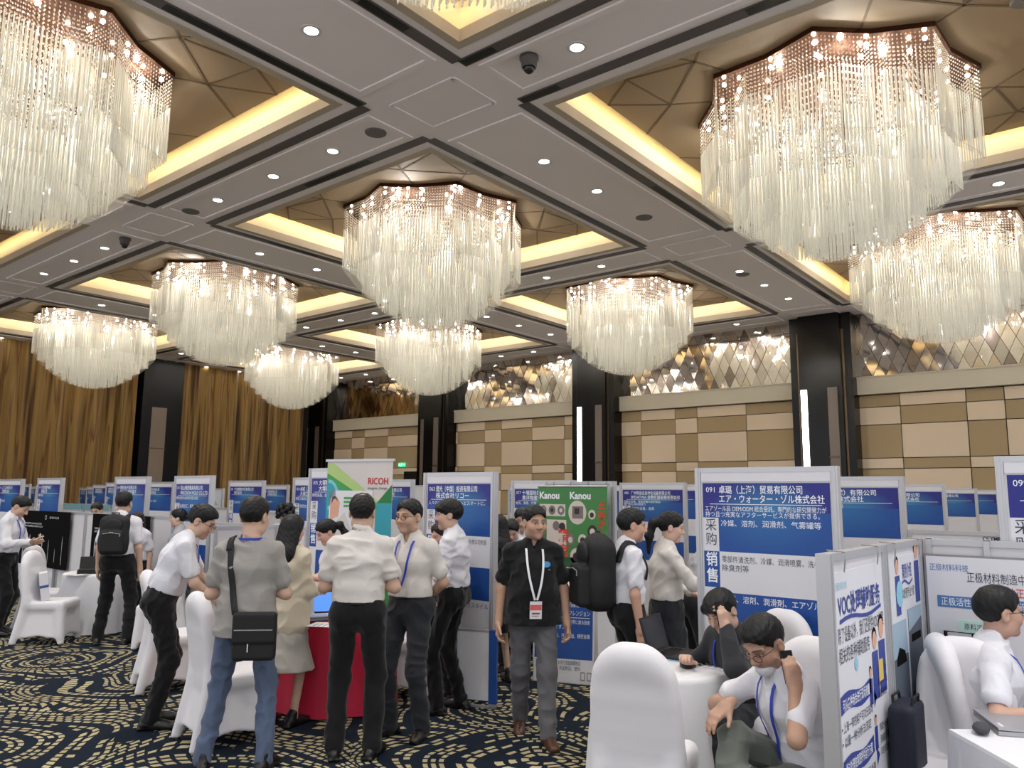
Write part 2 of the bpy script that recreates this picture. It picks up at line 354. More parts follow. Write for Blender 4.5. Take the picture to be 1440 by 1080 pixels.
# ---------------------------------------------------------------- chandeliers
def glass(name, col, tr, rough, transp=0.):
    m = bpy.data.materials.new(name); m.use_nodes = True; nt = m.node_tree; nt.nodes.remove(nt.nodes['Principled BSDF'])
    g = node(nt, 'BsdfGlossy', {0: (1, 1, .97, 1), 1: rough}); d = node(nt, 'BsdfDiffuse', {0: (*col, 1)}); t = node(nt, 'BsdfTranslucent', {0: (*col, 1)})
    a = node(nt, 'MixShader', {0: tr, 1: d.outputs[0], 2: t.outputs[0]}); b = node(nt, 'MixShader', {0: .22, 1: a.outputs[0], 2: g.outputs[0]})
    if transp:
        p = node(nt, 'BsdfTransparent', {}); b = node(nt, 'MixShader', {0: transp, 1: b.outputs[0], 2: p.outputs[0]})
    nt.links.new(b.outputs[0], nt.nodes['Material Output'].inputs[0]); return m
GROD = glass('crystal_rod', (.86, .855, .80), .42, .1, .22); GBEAD = glass('crystal_bead', (.80, .74, .64), .3, .06); GNET = glass('crystal_net', (.86, .86, .76), .5, .2, .86)
PLATE = mat('rose_mirror_plate', '6b4a3c', .12, .9); BULB = mat('halogen_bulb', 'ffffff', emit=(1, .95, .85), es=55)
def star(s, t0, n=8, notch=.87, R=1.9):
    return [(R*s*(1 if k % 2 == 0 else notch)*math.cos(t0+PI*k/n), R*s*(1 if k % 2 == 0 else notch)*math.sin(t0+PI*k/n)) for k in range(2*n)]
TIERS = [(1.0, -1.32, .0, -.52), (.875, -1.60, .5, -.40), (.75, -1.84, 0, -.5), (.62, -2.03, .5, -.7), (.49, -2.19, 0, -1.0), (.36, -2.3, .5, -1.3), (.22, -2.37, 0, -1.5), (.09, -2.41, .5, -1.6)]
def chandelier_meshes():
    mb = MB(); bd = MB(); sp = .052; r = random.Random(2)
    for ti, (s, zb, tw, zt) in enumerate(TIERS):
        P = star(s, tw*PI/8); N = len(P)
        for e in range(N):
            a, b = P[e], P[(e+1) % N]; L = math.dist(a, b); n = max(1, int(L/sp))
            for q in range(n):
                f = q/n; x = a[0]+(b[0]-a[0])*f; y = a[1]+(b[1]-a[1])*f; w = .0098; ph = r.uniform(0, 1.5); z1 = zt-.02*r.random(); zz = zb+.012*r.random()
                c = [(x+w*math.cos(ph+k*PI/2), y+w*math.sin(ph+k*PI/2)) for k in range(4)]
                mb.add([(*p, zz) for p in c]+[(*p, z1) for p in c]+[(x, y, zz-.018)], [(0,1,5,4),(1,2,6,5),(2,3,7,6),(3,0,4,7),(4,5,6,7),(1,0,8),(2,1,8),(3,2,8),(0,3,8)])
                h = .013; bd.add([(x-h,y,zz-.02),(x,y-h,zz-.02),(x+h,y,zz-.02),(x,y+h,zz-.02),(x,y,zz-.02+h*1.5),(x,y,zz-.02-h*1.5)], [(0,1,4),(1,2,4),(2,3,4),(3,0,4),(1,0,5),(2,1,5),(3,2,5),(0,3,5)]); z = -.05; st = .055 if ti < 2 else .1
                while z > z1+.02:
                    h = .0115; bd.add([(x-h,y,z),(x,y-h,z),(x+h,y,z),(x,y+h,z),(x,y,z+h*1.5),(x,y,z-h*1.5)], [(0,1,4),(1,2,4),(2,3,4),(3,0,4),(1,0,5),(2,1,5),(3,2,5),(0,3,5)]); z -= st
    rods = mb.mesh('crystal_rods', GROD); beads = bd.mesh('crystal_beads', GBEAD)
    nt = MB(); prof = [(s*1.83, zb-.035) for s, zb, _, _ in TIERS] + [(.03, -2.46)]
    nt.lathe([(1.78, -1.33)]+prof[0:], 48, rf=lambda t, z: 1+.035*math.cos(8*t)*(1 if z > -1.6 else .5)); net = nt.mesh('crystal_net', GNET, True)
    pl = MB().prism(star(1.02, 0), -.07, 0).mesh('mounting_plate', PLATE)
    lm = MB().sphere((0, 0, 0), .03, 8, 6).mesh('lamp', BULB, True)
    return rods, beads, net, pl, lm
cr, cb, cn_, cp, clm = chandelier_meshes()
CHL = {(0, 0): 'crystal chandelier cropped by the top edge of the photo, only its rim showing', (0, 1): 'large crystal chandelier cropped by the left edge of the photo', (1, 0): 'largest whole crystal chandelier, hanging at upper right',
       (1, 1): 'crystal chandelier hanging in the centre, above the smaller rear one', (1, 2): 'mid-sized crystal chandelier left of the central one', (1, 3): 'crystal chandelier before the curtain at far left, left of the dark pillar',
       (2, 0): 'crystal chandelier cropped by the right edge, below and behind the largest one', (2, 1): 'mid-sized crystal chandelier between the central one and the right column', (2, 2): 'small crystal chandelier directly below and behind the central one', (2, 3): 'smallest crystal chandelier, before the right end of the curtain'}
for (i, j), lab in CHL.items():
    x, y = (xs[i][0]+xs[i][1])/2, (ys[j][0]+ys[j][1])/2
    t = thing('chandelier', lab, 'chandelier', (x, y, ZB), PI/8*(.5), 'crystal chandeliers')
    link('mounting_plate', cp, t); o = link('crystal_rods', cr, t); o['kind'] = 'stuff'; o = link('crystal_beads', cb, t); o['kind'] = 'stuff'; link('crystal_net', cn_, t)
    for s, n, z in ((.93, 16, -.13), (.80, 12, -.16), (.55, 8, -.2)):
        for k in range(n):
            q = star(s, 0)[(k*16//n) % 16]; link('lamp', clm, t, (q[0], q[1], z))
    for k in range(6):
        l = bpy.data.lights.new('chandelier_glow', 'POINT'); l.energy = 56; l.color = (1, .97, .91); l.shadow_soft_size = .03
        a = k*PI/3+.2; lo = bpy.data.objects.new('chandelier_glow', l); COL.objects.link(lo); lo.parent = t; lo.location = (*((1.45*math.cos(a), 1.45*math.sin(a), -.2) if k % 2 else (.8*math.cos(a), .8*math.sin(a), -.55)),)
# ---------------------------------------------------------------- downlights, speakers, domes in the beams
DLF = mat('downlight_rim', 'd8d4d0', .4); DLE = mat('downlight_face', 'ffffff', emit=(1, .98, .95), es=14); SPK = mat('speaker_grille', '6f6a69', .7); DLO = mat('downlight_off', '3a3532', .4)
def ring(m, r0, r1, z0, z1, n=24): m.lathe([(r0, z0), (r0, z1), (r1, z1), (r1, z0), (r0, z0)], n)
rm = MB(); ring(rm, .085, .125, -.012, 0); RIM = rm.mesh('rim', DLF); FC = MB().lathe([(0.0001, -.006), (.086, -.006)], 24).mesh('lens', DLE)
rm = MB(); ring(rm, .085, .14, -.01, 0); RIM2 = rm.mesh('rim', DLF); FC2 = MB().lathe([(0.0001, -.002), (.05, .0), (.086, -.008)], 24).mesh('reflector', DLO)
GRL = MB().lathe([(0.0001, -.02), (.14, -.02), (.16, -.012), (.165, 0)], 28).mesh('speaker_grille', SPK)
def downlight(x, y, label, z=ZC-.0, spot=True):
    t = thing('ceiling_light', label, 'downlight', (x, y, z), 0, 'round downlights in the ceiling beams')
    link('rim', RIM, t); link('lens', FC, t)
    if spot:
        l = bpy.data.lights.new('downlight_beam', 'SPOT'); l.energy = 330; l.color = (1, .975, .94); l.spot_size = 1.9; l.spot_blend = .8; l.shadow_soft_size = .09
        lo = bpy.data.objects.new('downlight_beam', l); COL.objects.link(lo); lo.parent = t; lo.location = (0, 0, -.03)
BEAMX = ['beam over the camera', 'second cross beam', 'third cross beam', 'checker-wall beam']
BEAMY = ['rightmost long beam', 'long beam right of centre', 'long beam left of centre', 'long beam at far left', 'curtain-wall beam']
for j in range(5):
    k = 0
    for i in range(3):
        for f in (.3, .5, .72):
            x = XB[i]+1.47*HC*f
            if x < .2*HC and j == 0: continue
            downlight(x, YB[j], 'round white downlight, %s from the camera end of the %s' % (ORD[k], BEAMY[j]), spot=j < 4); k += 1
for i in range(4):
    k = 0
    for j in range(4):
        for f in (.3, .5, .72):
            downlight(XB[i], YB[j]+1.5*HC*f, 'round white downlight, %s from the right end of the %s' % (ORD[k] if k < 12 else 'last', BEAMX[i]), spot=(f == .5 and i < 3)); k += 1
for (i, j, n) in ((1, 1, 'central'), (0, 1, 'large cropped left'), (1, 0, 'large right'), (1, 2, 'left-centre'), (2, 1, 'right-centre')):
    x0, x1, y0, y1 = *xs[i], *ys[j]
    for q, (u, v, nm) in enumerate(((.1, .1, 'near'), (.1, .9, 'left'), (.9, .1, 'right'), (.9, .9, 'far'))):
        t = thing('ceiling_light', 'unlit spotlight at the %s corner of the %s chandelier coffer' % (nm, n), 'downlight', (x0+(x1-x0)*u, y0+(y1-y0)*v, ZB), 0, 'unlit spotlights in the brown coffers')
        link('rim', RIM2, t); link('reflector', FC2, t)
    for q, (u, v, nm) in enumerate(((.07, .36, 'near left'), (.36, .07, 'near right'))):
        t = thing('ceiling_speaker', 'round grey ceiling speaker in the brown coffer, %s of the %s chandelier' % (nm, n), 'speaker', (x0+(x1-x0)*u, y0+(y1-y0)*v, ZB-.004), 0, 'round ceiling speakers'); link('grille', GRL, t)
for x, y, n in ((XB[1], YB[1]+.26*HC, 'beam left of the nearest beam crossing'), (XB[1], YB[1]+1.26*HC, 'beam right of the left dome camera'), (XB[1]+1.05*HC, YB[1], 'long beam toward the right column'), (XB[2]+.5*HC, YB[1]+.05, 'beam end near the right column')):
    t = thing('ceiling_speaker', 'round grey ceiling speaker in the %s' % n, 'speaker', (x, y, ZC), 0, 'round ceiling speakers'); link('grille', GRL, t)
CAMB = mat('dome_black', '1c1a1a', .25)
def atz0(px, py): d = RM@np.array([px-720, 540-py, 1090.]); return d*(HC/d[2])
def dome(x, y, label):
    t = thing('security_camera', label, 'camera', (x, y, ZC), 0, 'ceiling dome cameras')
    MB().lathe([(.0001, 0), (.12, 0), (.12, -.04), (.10, -.07), (.095, -.14), (.08, -.15)], 24).build('housing', mat('dome_housing', '4b4544', .5), t, True)
    MB().sphere((0, 0, -.155), .07, 16, 10).build('lens_dome', CAMB, t, True)
DX = atz0(744, 80); dome(DX[0], DX[1], 'black dome camera under the beam beside the nearest crossing'); DX = atz0(176, 335); dome(DX[0], DX[1], 'black dome camera under the beam left of the left-centre chandelier')
# ---------------------------------------------------------------- smooth solids: signed distance prims and a surface-net mesher
class SDF:
    def __init__(s): s.p = []; s.cuts = []; s.noise = None
    def _b(s, lo, hi): return np.array(lo, np.float32), np.array(hi, np.float32)
    def cone(s, a, b, ra, rb=None, k=.02, op=0):
        rb = ra if rb is None else rb; a = np.array(a, float); b = np.array(b, float); r = max(ra, rb)
        s.p.append(('c', (a, b, ra, rb), k, op, np.minimum(a, b)-r, np.maximum(a, b)+r)); return s
    def ecap(s, a, b, u, ra, rb, k=.03, op=0):
        "elliptical capsule; ra/rb = (radius along u, radius across)"
        a = np.array(a, float); b = np.array(b, float); r = max(*ra, *rb); u = np.array(u, float); u /= np.linalg.norm(u)
        s.p.append(('e', (a, b, u, ra, rb), k, op, np.minimum(a, b)-r, np.maximum(a, b)+r)); return s
    def ell(s, c, r, M=None, k=.02, op=0):
        c = np.array(c, float); M = np.eye(3) if M is None else np.array(M, float); r = np.array(r, float); e = np.sqrt(((M.T*r)**2).sum(1))
        s.p.append(('l', (c, r, M), k, op, c-e, c+e)); return s
    def box(s, c, h, rd, M=None, k=.01, op=0):
        c = np.array(c, float); h = np.array(h, float); M = np.eye(3) if M is None else np.array(M, float); e = np.abs(M.T)@(h)
        s.p.append(('b', (c, h-rd, rd, M), k, op, c-e, c+e)); return s
    def plane(s, p, n): s.cuts.append((np.array(p, float), np.array(n, float)/np.linalg.norm(n))); return s   # removes the side n points to
    @staticmethod
    def d(t, q, x, y, z):
        if t == 'c':
            a, b, ra, rb = q; ba = b-a; l2 = max(ba@ba, 1e-9); X = x-a[0]; Y = y-a[1]; Z = z-a[2]
            h = np.clip((X*ba[0]+Y*ba[1]+Z*ba[2])/l2, 0, 1)
            return np.sqrt((X-h*ba[0])**2+(Y-h*ba[1])**2+(Z-h*ba[2])**2)-(ra+(rb-ra)*h)
        if t == 'e':
            a, b, u, ra, rb = q; ba = b-a; l2 = max(ba@ba, 1e-9); X = x-a[0]; Y = y-a[1]; Z = z-a[2]
            h = np.clip((X*ba[0]+Y*ba[1]+Z*ba[2])/l2, 0, 1); X = X-h*ba[0]; Y = Y-h*ba[1]; Z = Z-h*ba[2]
            U = X*u[0]+Y*u[1]+Z*u[2]; V2 = np.maximum(X*X+Y*Y+Z*Z-U*U, 0); R0 = ra[0]+(rb[0]-ra[0])*h; R1 = ra[1]+(rb[1]-ra[1])*h
            k0 = np.sqrt((U/R0)**2+V2/R1**2); k1 = np.sqrt((U/R0**2)**2+V2/R1**4)+1e-6
            return np.where(k0 < .05, -np.minimum(R0, R1), k0*(k0-1)/k1)
        if t == 'l':
            c, r, M = q; X = x-c[0]; Y = y-c[1]; Z = z-c[2]; P = [M[i, 0]*X+M[i, 1]*Y+M[i, 2]*Z for i in range(3)]
            k0 = np.sqrt(sum((P[i]/r[i])**2 for i in range(3))); k1 = np.sqrt(sum((P[i]/r[i]**2)**2 for i in range(3)))+1e-6
            return np.where(k0 < .05, -r.min(), k0*(k0-1)/k1)
        c, h, rd, M = q; X = x-c[0]; Y = y-c[1]; Z = z-c[2]; P = [np.abs(M[i, 0]*X+M[i, 1]*Y+M[i, 2]*Z)-h[i] for i in range(3)]
        return np.sqrt(sum(np.maximum(p, 0)**2 for p in P))+np.minimum(np.maximum(np.maximum(P[0], P[1]), P[2]), 0)-rd
    @staticmethod
    def comb(f, d, k, op):
        if op == 1: d = -d; s = -1
        else: s = 1
        h = np.maximum(k-np.abs(f-d), 0)/max(k, 1e-6); m = h*h*k*.25
        return np.minimum(f, d)-m if s == 1 else np.maximum(f, d)+m
    def ev(s, P, cuts=True):
        P = np.asarray(P, float); x, y, z = P[..., 0], P[..., 1], P[..., 2]; f = np.full(x.shape, 9.)
        for t, q, k, op, lo, hi in s.p: f = s.comb(f, s.d(t, q, x, y, z), k, op)
        if cuts:
            for p, n in s.cuts: f = np.maximum(f, (x-p[0])*n[0]+(y-p[1])*n[1]+(z-p[2])*n[2])
        return f
    def verts(s, vx):
        lo = np.min([p[4] for p in s.p if p[3] == 0], 0)-3*vx; hi = np.max([p[5] for p in s.p if p[3] == 0], 0)+3*vx
        n = np.ceil((hi-lo)/vx).astype(int)+1; ax = [(lo[i]+vx*np.arange(n[i])).astype(np.float32) for i in range(3)]
        F = np.full(n, .2, np.float32)
        for t, q, k, op, l, h in s.p:
            i0 = np.maximum(((l-k-2*vx-lo)/vx).astype(int), 0); i1 = np.minimum(((h+k+2*vx-lo)/vx).astype(int)+2, n)
            if (i1 <= i0).any(): continue
            sl = tuple(slice(i0[i], i1[i]) for i in range(3))
            d = s.d(t, q, ax[0][sl[0]][:, None, None], ax[1][sl[1]][None, :, None], ax[2][sl[2]][None, None, :])
            F[sl] = s.comb(F[sl], d, k, op)
        X, Y, Z = ax[0][:, None, None], ax[1][None, :, None], ax[2][None, None, :]
        if s.noise: F = F+s.noise(X, Y, Z).astype(np.float32)
        for p, m in s.cuts: F = np.maximum(F, ((X-p[0])*m[0]+(Y-p[1])*m[1]+(Z-p[2])*m[2]).astype(np.float32))
        I = F < 0
        c8 = [I[a:n[0]-1+a, b:n[1]-1+b, c:n[2]-1+c] for a in (0, 1) for b in (0, 1) for c in (0, 1)]
        sm = sum(c.astype(np.int8) for c in c8); act = (sm > 0) & (sm < 8); idx = np.full(act.shape, -1, np.int64); idx[act] = np.arange(act.sum())
        ci = np.argwhere(act); acc = np.zeros((len(ci), 3)); cnt = np.zeros(len(ci))
        cor = [(a, b, c) for a in (0, 1) for b in (0, 1) for c in (0, 1)]
        val = {c: F[ci[:, 0]+c[0], ci[:, 1]+c[1], ci[:, 2]+c[2]] for c in cor}
        for c in cor:
            for ax_ in range(3):
                if c[ax_]: continue
                e = list(c); e[ax_] = 1; v0, v1 = val[c], val[tuple(e)]; m = (v0 < 0) != (v1 < 0)
                t = np.zeros(len(ci)); t[m] = v0[m]/(v0[m]-v1[m]); pt = np.tile(np.array(c, float), (len(ci), 1)); pt[:, ax_] += t
                acc[m] += pt[m]; cnt[m] += 1
        V = lo+vx*(ci+acc/cnt[:, None]); Q = []
        for ax_ in range(3):
            o1, o2 = [i for i in range(3) if i != ax_]
            sl0 = [slice(1, n[i]-1) for i in range(3)]; sl0[ax_] = slice(0, n[ax_]-1); sl1 = list(sl0); sl1[ax_] = slice(1, n[ax_])
            A, B = I[tuple(sl0)], I[tuple(sl1)]; e = np.argwhere(A != B)
            if not len(e): continue
            ins = A[tuple(e.T)]; g = e+np.array([0 if i == ax_ else 1 for i in range(3)])
            def cell(d1, d2):
                h = g.copy(); h[:, o1] -= d1; h[:, o2] -= d2; return idx[tuple(h.T)]
            q = np.stack([cell(1, 1), cell(0, 1), cell(0, 0), cell(1, 0)], 1); fl = ins if ax_ != 1 else ~ins; q[~fl] = q[~fl][:, ::-1]; Q.append(q)
        return V, np.concatenate(Q)
    def mesh(s, name, mats, vx, color=None):
        V, Q = s.verts(vx); me = bpy.data.meshes.new(name); me.vertices.add(len(V)); me.vertices.foreach_set('co', V.astype(np.float32).ravel())
        me.loops.add(len(Q)*4); me.loops.foreach_set('vertex_index', Q.astype(np.int32).ravel()); me.polygons.add(len(Q))
        me.polygons.foreach_set('loop_start', np.arange(0, len(Q)*4, 4, dtype=np.int32)); me.polygons.foreach_set('use_smooth', np.ones(len(Q), bool))
        for m in (mats if isinstance(mats, (list, tuple)) else [mats]): me.materials.append(m)
        if color is not None:
            a = me.color_attributes.new('tint', 'FLOAT_COLOR', 'POINT'); c = np.ones((len(V), 4), np.float32); c[:, :3] = color(V); a.data.foreach_set('color', c.ravel())
        me.update(calc_edges=True); return me
    def build(s, name, mats, vx, parent=None, color=None): return link(name, s.mesh(name, mats, vx, color), parent)
# ---------------------------------------------------------------- lettering
TXC = {}
def glyphs(s, bold=0.):
    if (s, bold) not in TXC:
        c = bpy.data.curves.new('t', 'FONT'); c.body = s; c.size = 1; c.offset = bold; c.resolution_u = 3
        o = bpy.data.objects.new('t', c); COL.objects.link(o); dg = bpy.context.evaluated_depsgraph_get(); me = bpy.data.meshes.new_from_object(o.evaluated_get(dg))
        v = np.array([q.co[:] for q in me.vertices]) if len(me.vertices) else np.zeros((1, 3)); f = [tuple(p.vertices) for p in me.polygons]
        bpy.data.objects.remove(o); bpy.data.curves.remove(c); bpy.data.meshes.remove(me); TXC[(s, bold)] = (v, f)
    return TXC[(s, bold)]
def txt(mb, s, x, z, w, h, k, y=-.002, align='l', bold=.0, vertical=False):
    "lettering on the local xz plane, fitted in width w and cap height h"
    if vertical:
        for i, ch in enumerate(s): txt(mb, ch, x, z-i*h*1.33, w, h, k, y, align, bold)
        return mb
    v, f = glyphs(s, bold); lo, hi = v.min(0), v.max(0); sx = h/.8; wd = (hi[0]-lo[0])*sx; fx = sx if wd <= w or w <= 0 else sx*w/wd; wd = (hi[0]-lo[0])*fx
    x0 = x if align == 'l' else x-wd/2 if align == 'c' else x-wd
    return mb.add([(x0+(p[0]-lo[0])*fx, y, z+p[1]*sx) for p in v], f, k)
# ---------------------------------------------------------------- materials of the booths
ALU = mat('aluminium', 'c3c3c6', .35, .55); WPAN = mat('white_panel', 'd4d3d6', .55); WPRT = mat('white_print', 'dcdce1', .5)
NAVY = mat('print_navy', '262f8c', .4); BLUE = mat('print_blue', '184b98', .4); DTX = mat('print_dark_text', '2a2c44', .5); NVT = mat('print_navy_text', '27307a', .5); WTX = mat('print_white_text', 'f2f4fa', .5)
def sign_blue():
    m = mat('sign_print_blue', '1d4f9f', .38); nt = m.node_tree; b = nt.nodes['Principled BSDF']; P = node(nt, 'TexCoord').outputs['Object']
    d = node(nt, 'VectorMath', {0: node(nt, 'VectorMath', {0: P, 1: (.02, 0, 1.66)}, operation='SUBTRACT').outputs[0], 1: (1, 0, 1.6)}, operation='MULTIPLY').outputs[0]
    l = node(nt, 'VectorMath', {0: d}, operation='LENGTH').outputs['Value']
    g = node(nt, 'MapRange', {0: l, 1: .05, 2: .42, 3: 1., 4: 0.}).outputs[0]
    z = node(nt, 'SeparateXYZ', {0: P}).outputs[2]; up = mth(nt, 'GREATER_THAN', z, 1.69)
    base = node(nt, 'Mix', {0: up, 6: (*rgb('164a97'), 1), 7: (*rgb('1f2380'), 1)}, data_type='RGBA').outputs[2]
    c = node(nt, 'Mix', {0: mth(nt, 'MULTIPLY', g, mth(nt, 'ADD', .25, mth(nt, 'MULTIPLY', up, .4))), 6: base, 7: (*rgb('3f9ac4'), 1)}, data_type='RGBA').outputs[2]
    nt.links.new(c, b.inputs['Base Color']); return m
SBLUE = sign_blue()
def ray(px, py=690.):
    d = RM@np.array([px-720, 540-py, 1090.]); return d/np.linalg.norm(d)
def Yat(px, X): d = ray(px); return d[1]/d[0]*X
def atz(px, py, z): d = ray(px, py); return d*(z-CAMZ)/d[2]+np.array([0, 0, CAMZ])
POSTER = [SBLUE, WPRT, WTX, DTX, NVT, BLUE]
def wall_unit(t, w, h, posts=True, thick=.03):
    MB().box(-w/2+.03, w/2-.03, -.008, thick, .03, h-.02).build('panel', WPAN, t)
    for x in (-w/2, w/2-.042): MB().box(x, x+.042, -.02, thick+.012, 0, h).box(x+.014, x+.028, -.026, -.019, 0, h).build('post', ALU, t)
    for z in (h-.035, .03): MB().box(-w/2+.04, w/2-.04, -.016, thick+.008, z, z+.035).build('rail', ALU, t)
def sign(pl, pr, X, top, label, lines, num='', w=1.03, left=True, full=1, yc=None, group='blue exhibitor signs'):
    if pl is not None and pr is not None: ya, yb = Yat(pl, X), Yat(pr, X)
    elif pl is not None: ya = Yat(pl, X); yb = ya-w
    else: yb = Yat(pr, X); ya = yb+w
    w = ya-yb; t = thing('booth_sign', label, 'sign', (X, (ya+yb)/2, 0), -PI/2, group); wall_unit(t, w, top)
    MB().box(-w/2+.045, w/2-.045, -.014, -.008, top-.10, top-.035).build('header_rail', WPRT, t)
    u = (w-.11); x0 = -u/2; zt = top-.11; m = MB(); f = lambda a, b, c, d, k, y: m.box(x0+a*u, x0+b*u, y, -.008, zt-d, zt-c, k)
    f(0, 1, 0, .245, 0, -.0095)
    L = list(lines)+['']*6
    if num: txt(m, num, x0+.03*u, zt-.065, .09*u, .042, 2, -.0105)
    txt(m, L[0], x0+.14*u, zt-.07, .66*u, .05, 2, -.0105, bold=.01); txt(m, L[1], x0+.14*u, zt-.133, .82*u, .05, 2, -.0105, bold=.01)
    m.box(x0+.06*u, x0+.94*u, -.0105, -.0095, zt-.150, zt-.146, 2)
    txt(m, L[2], x0+.02*u, zt-.195, .95*u, .034, 2, -.0105); txt(m, L[3], x0+.02*u, zt-.236, .9*u, .034, 2, -.0105)
    f(0, .13, .245, .48, 1, -.0095); txt(m, '采购', x0+.065*u, zt-.33, .09*u, .075, 3, -.0105, 'c', vertical=True)
    f(.13, 1, .245, .48, 0, -.0095); txt(m, L[4], x0+.15*u, zt-.30, .8*u, .04, 2, -.0105)
    if full:
        f(0, .13, .48, .73, 5, -.0095); txt(m, '销售', x0+.065*u, zt-.575, .095*u, .085, 2, -.0105, 'c', bold=.015, vertical=True)
        f(.13, 1, .48, .76, 1, -.0095); txt(m, L[5], x0+.15*u, zt-.55, .8*u, .04, 3, -.0105); txt(m, L[6] if len(L) > 6 else '', x0+.15*u, zt-.61, .4*u, .04, 3, -.0105)
        f(0, .13, .73, 1.05, 1, -.0095); f(.13, 1, .76, 1.05, 5, -.0095); txt(m, (L+['']*9)[7], x0+.15*u, zt-.82, .8*u, .042, 2, -.0105)
        f(0, 1, 1.05, 1.5, 1, -.0095); txt(m, (L+['']*9)[8], x0+.15*u, zt-1.12, .85*u, .042, 3, -.0105)
    m.build('poster', POSTER, t); return t
def partition(x0, y0, x1, y1, h, label, group=None, name='partition_wall'):
    a = math.atan2(y1-y0, x1-x0); w = math.dist((x0, y0), (x1, y1)); t = thing(name, label, 'partition', ((x0+x1)/2, (y0+y1)/2, 0), a, group); wall_unit(t, w, h); return t
X1, X2, X3 = 5.3, 8.0, 10.6
# ---- first row
sign(979, 1180, X1, 2.0, 'blue company sign 091 standing right behind the seated man in the dark suit',
     ['卓璐（上海）贸易有限公司', 'エア・ウォーター・ゾル株式会社', 'エアゾール品 OEM/ODM 総合受託、専門的な研究開発力が', '持つ且つ充実なアフターサービスが提供できる。', '冷媒、溶剂、润滑剂、气雾罐等', '零部件清洗剂、冷媒、润滑喷雾、洗手液', '除臭剂等', '冷媒、溶剤、潤滑剤、エアゾル缶', 'クリーナー、冷媒、潤滑剤、'], '091')
sign(1402, None, 5.36, 2.045, 'blue company sign 099 cropped by the right edge, above the chart board', ['（苏州）精密科技', '株式会社', '', '', '', ''], '099', w=1.05)
sign(597, 697, 5.46, 2.0, 'blue company sign 063 behind the man with folded arms', ['理光（中国）投资有限公司', '株式会社リコー', '人々の“はたらく”をもっとスマートに。', '', '', '通过位于上海的研发中心，与贵公司制造', '合作的新产品', '', 'サポートをビジネススタイル'], '063')
sign(435, None, X1, 2.06, 'blue company sign 075 partly covered by the beige roll-up banner', ['大塚精密机械有限公司', '大塚精機株式会社', '精密部品、金型部品を製造する専門メーカー', '', '', ''], '075', w=1.0)
sign(246, 298.5, X1, 2.0, 'blue company sign behind the woman in profile with dark tied hair', ['昆山精密模具有限公司', 'PRECISION MOLD CO.,LTD', '精密金型の設計製作及び成形', '', '金属加工、模具、部品'], '071')
sign(162, 208, X1, 2.0, 'blue company sign right behind the head of the far left backpack man', ['精机电子有限公司', '株式会社精機電子', '電子部品の製造販売', '', ''], '069')
sign(53, 87, X1, 2.0, 'narrow blue company sign beside the head of the man reading at far left', ['东莞塑胶制品厂', '有限公司', '樹脂成形品', '', '塑胶'], '067')
sign(-2, 31, X1, 1.99, 'blue company sign at the extreme left edge behind the reading man', ['上海工业有限公司', '工業株式会社', '', '', '板金加工'], '065')
# ---- second row
sign(None, 1272, 8.12, 2.0, 'blue company sign just right of sign 091, with no visible number', ['电子（香港）有限公司', '電子工業株式会社', 'フレキ基板の専門会社', '', ''], '092', w=1.05, full=0)
sign(322, 371, X2, 2.0, 'blue company sign left of the curly black-haired head, in front of the curtain', ['宁波精密冲压有限公司', '株式会社', '', '', '五金冲压、弹簧、模具'], '081', w=1.0)
sign(199, 244, X2, 1.985, 'blue company sign between the backpack man at the table and the woman in profile', ['苏州自动化有限公司', '自動化株式会社', '', '', '设备、治具、自动机'], '079')
sign(None, 581, X2, 2.0, 'blue company sign between the beige roll-up banner and the plain white board', ['特殊精密机械有限公司', 'ヤマテック公司', '機械加工、精密部品の製作', '', ''], '074', w=1.0)
sign(720, None, X2, 1.975, 'blue company sign behind the man in the black shirt, left of the green banners', ['十堰国际贸易有限公司', '東洋物産株式会社', '物流、貿易、代理', '', '包装材、纸箱'], '077', w=1.0)
# ---- further rows
sign(872, 965, X3, 1.99, 'blue company sign above the heads of the backpack man and the ponytailed woman', ['广州明运达自动化设备有限公司', 'SPIDATWA 自動機器設備有限会社', '自動化設備、検査設備の設計製造', '専門的な技術開発力', '自动化设备、治具'], '085', w=1.1)
sign(None, 984, 12.4, 1.99, 'blue company sign in the narrow gap left of sign 091', ['友达制造有限公司', '製造株式会社', '', '', ''], '086')
sign(None, 874, 13.2, 1.985, 'blue company sign sticking out right of the green banners', ['精工科技有限公司', '株式会社', '', '', ''], '084')
sign(None, 1330, 12.9, 1.995, 'blue company sign second in the receding line right of sign 091', ['橡胶制品有限公司', 'ゴム製品株式会社', '', '', ''], '', full=0)
sign(None, 1374, 18.8, 2.0, 'blue company sign third in the receding line right of sign 091', ['塑料加工有限公司', '', 'ファミリアなども', '表面加工、', '表面处理'], '', full=0)
sign(None, 1404, 22.0, 2.0, 'blue company sign fourth in the receding line, just left of sign 099', ['化学有限公司', 'ケミカル', 'ケースなどリストのみ', '', ''], '', full=0)
sign(371, 405.5, X3, 1.965, 'blue company sign touching the curly black-haired head on its left', ['机械有限公司', '機械株式会社', '', '', '机械零件'], '083', w=1.0)
sign(413, None, 6.6, 2.0, 'blue company sign immediately left of sign 075', ['昶威（上海）有限公司', '大昶工業株式会社', '精密工業部品', '', '精密加工'], '054', w=.9)
sign(131, 150, 11.0, 1.98, 'third from left in the cluster of four small signs left of the backpack man', ['五金制品有限公司', '金属製品株式会社', '', '', '五金'], '')
sign(149, 170, 8.9, 2.0, 'rightmost in the cluster of four small signs left of the backpack man', ['电器有限公司', '電器株式会社', '', '', '电器'], '')
sign(122, 133, 11.8, 1.93, 'second from left in the cluster of four small signs left of the backpack man', ['线材有限公司', '線材株式会社', '', '', '线材'], '')
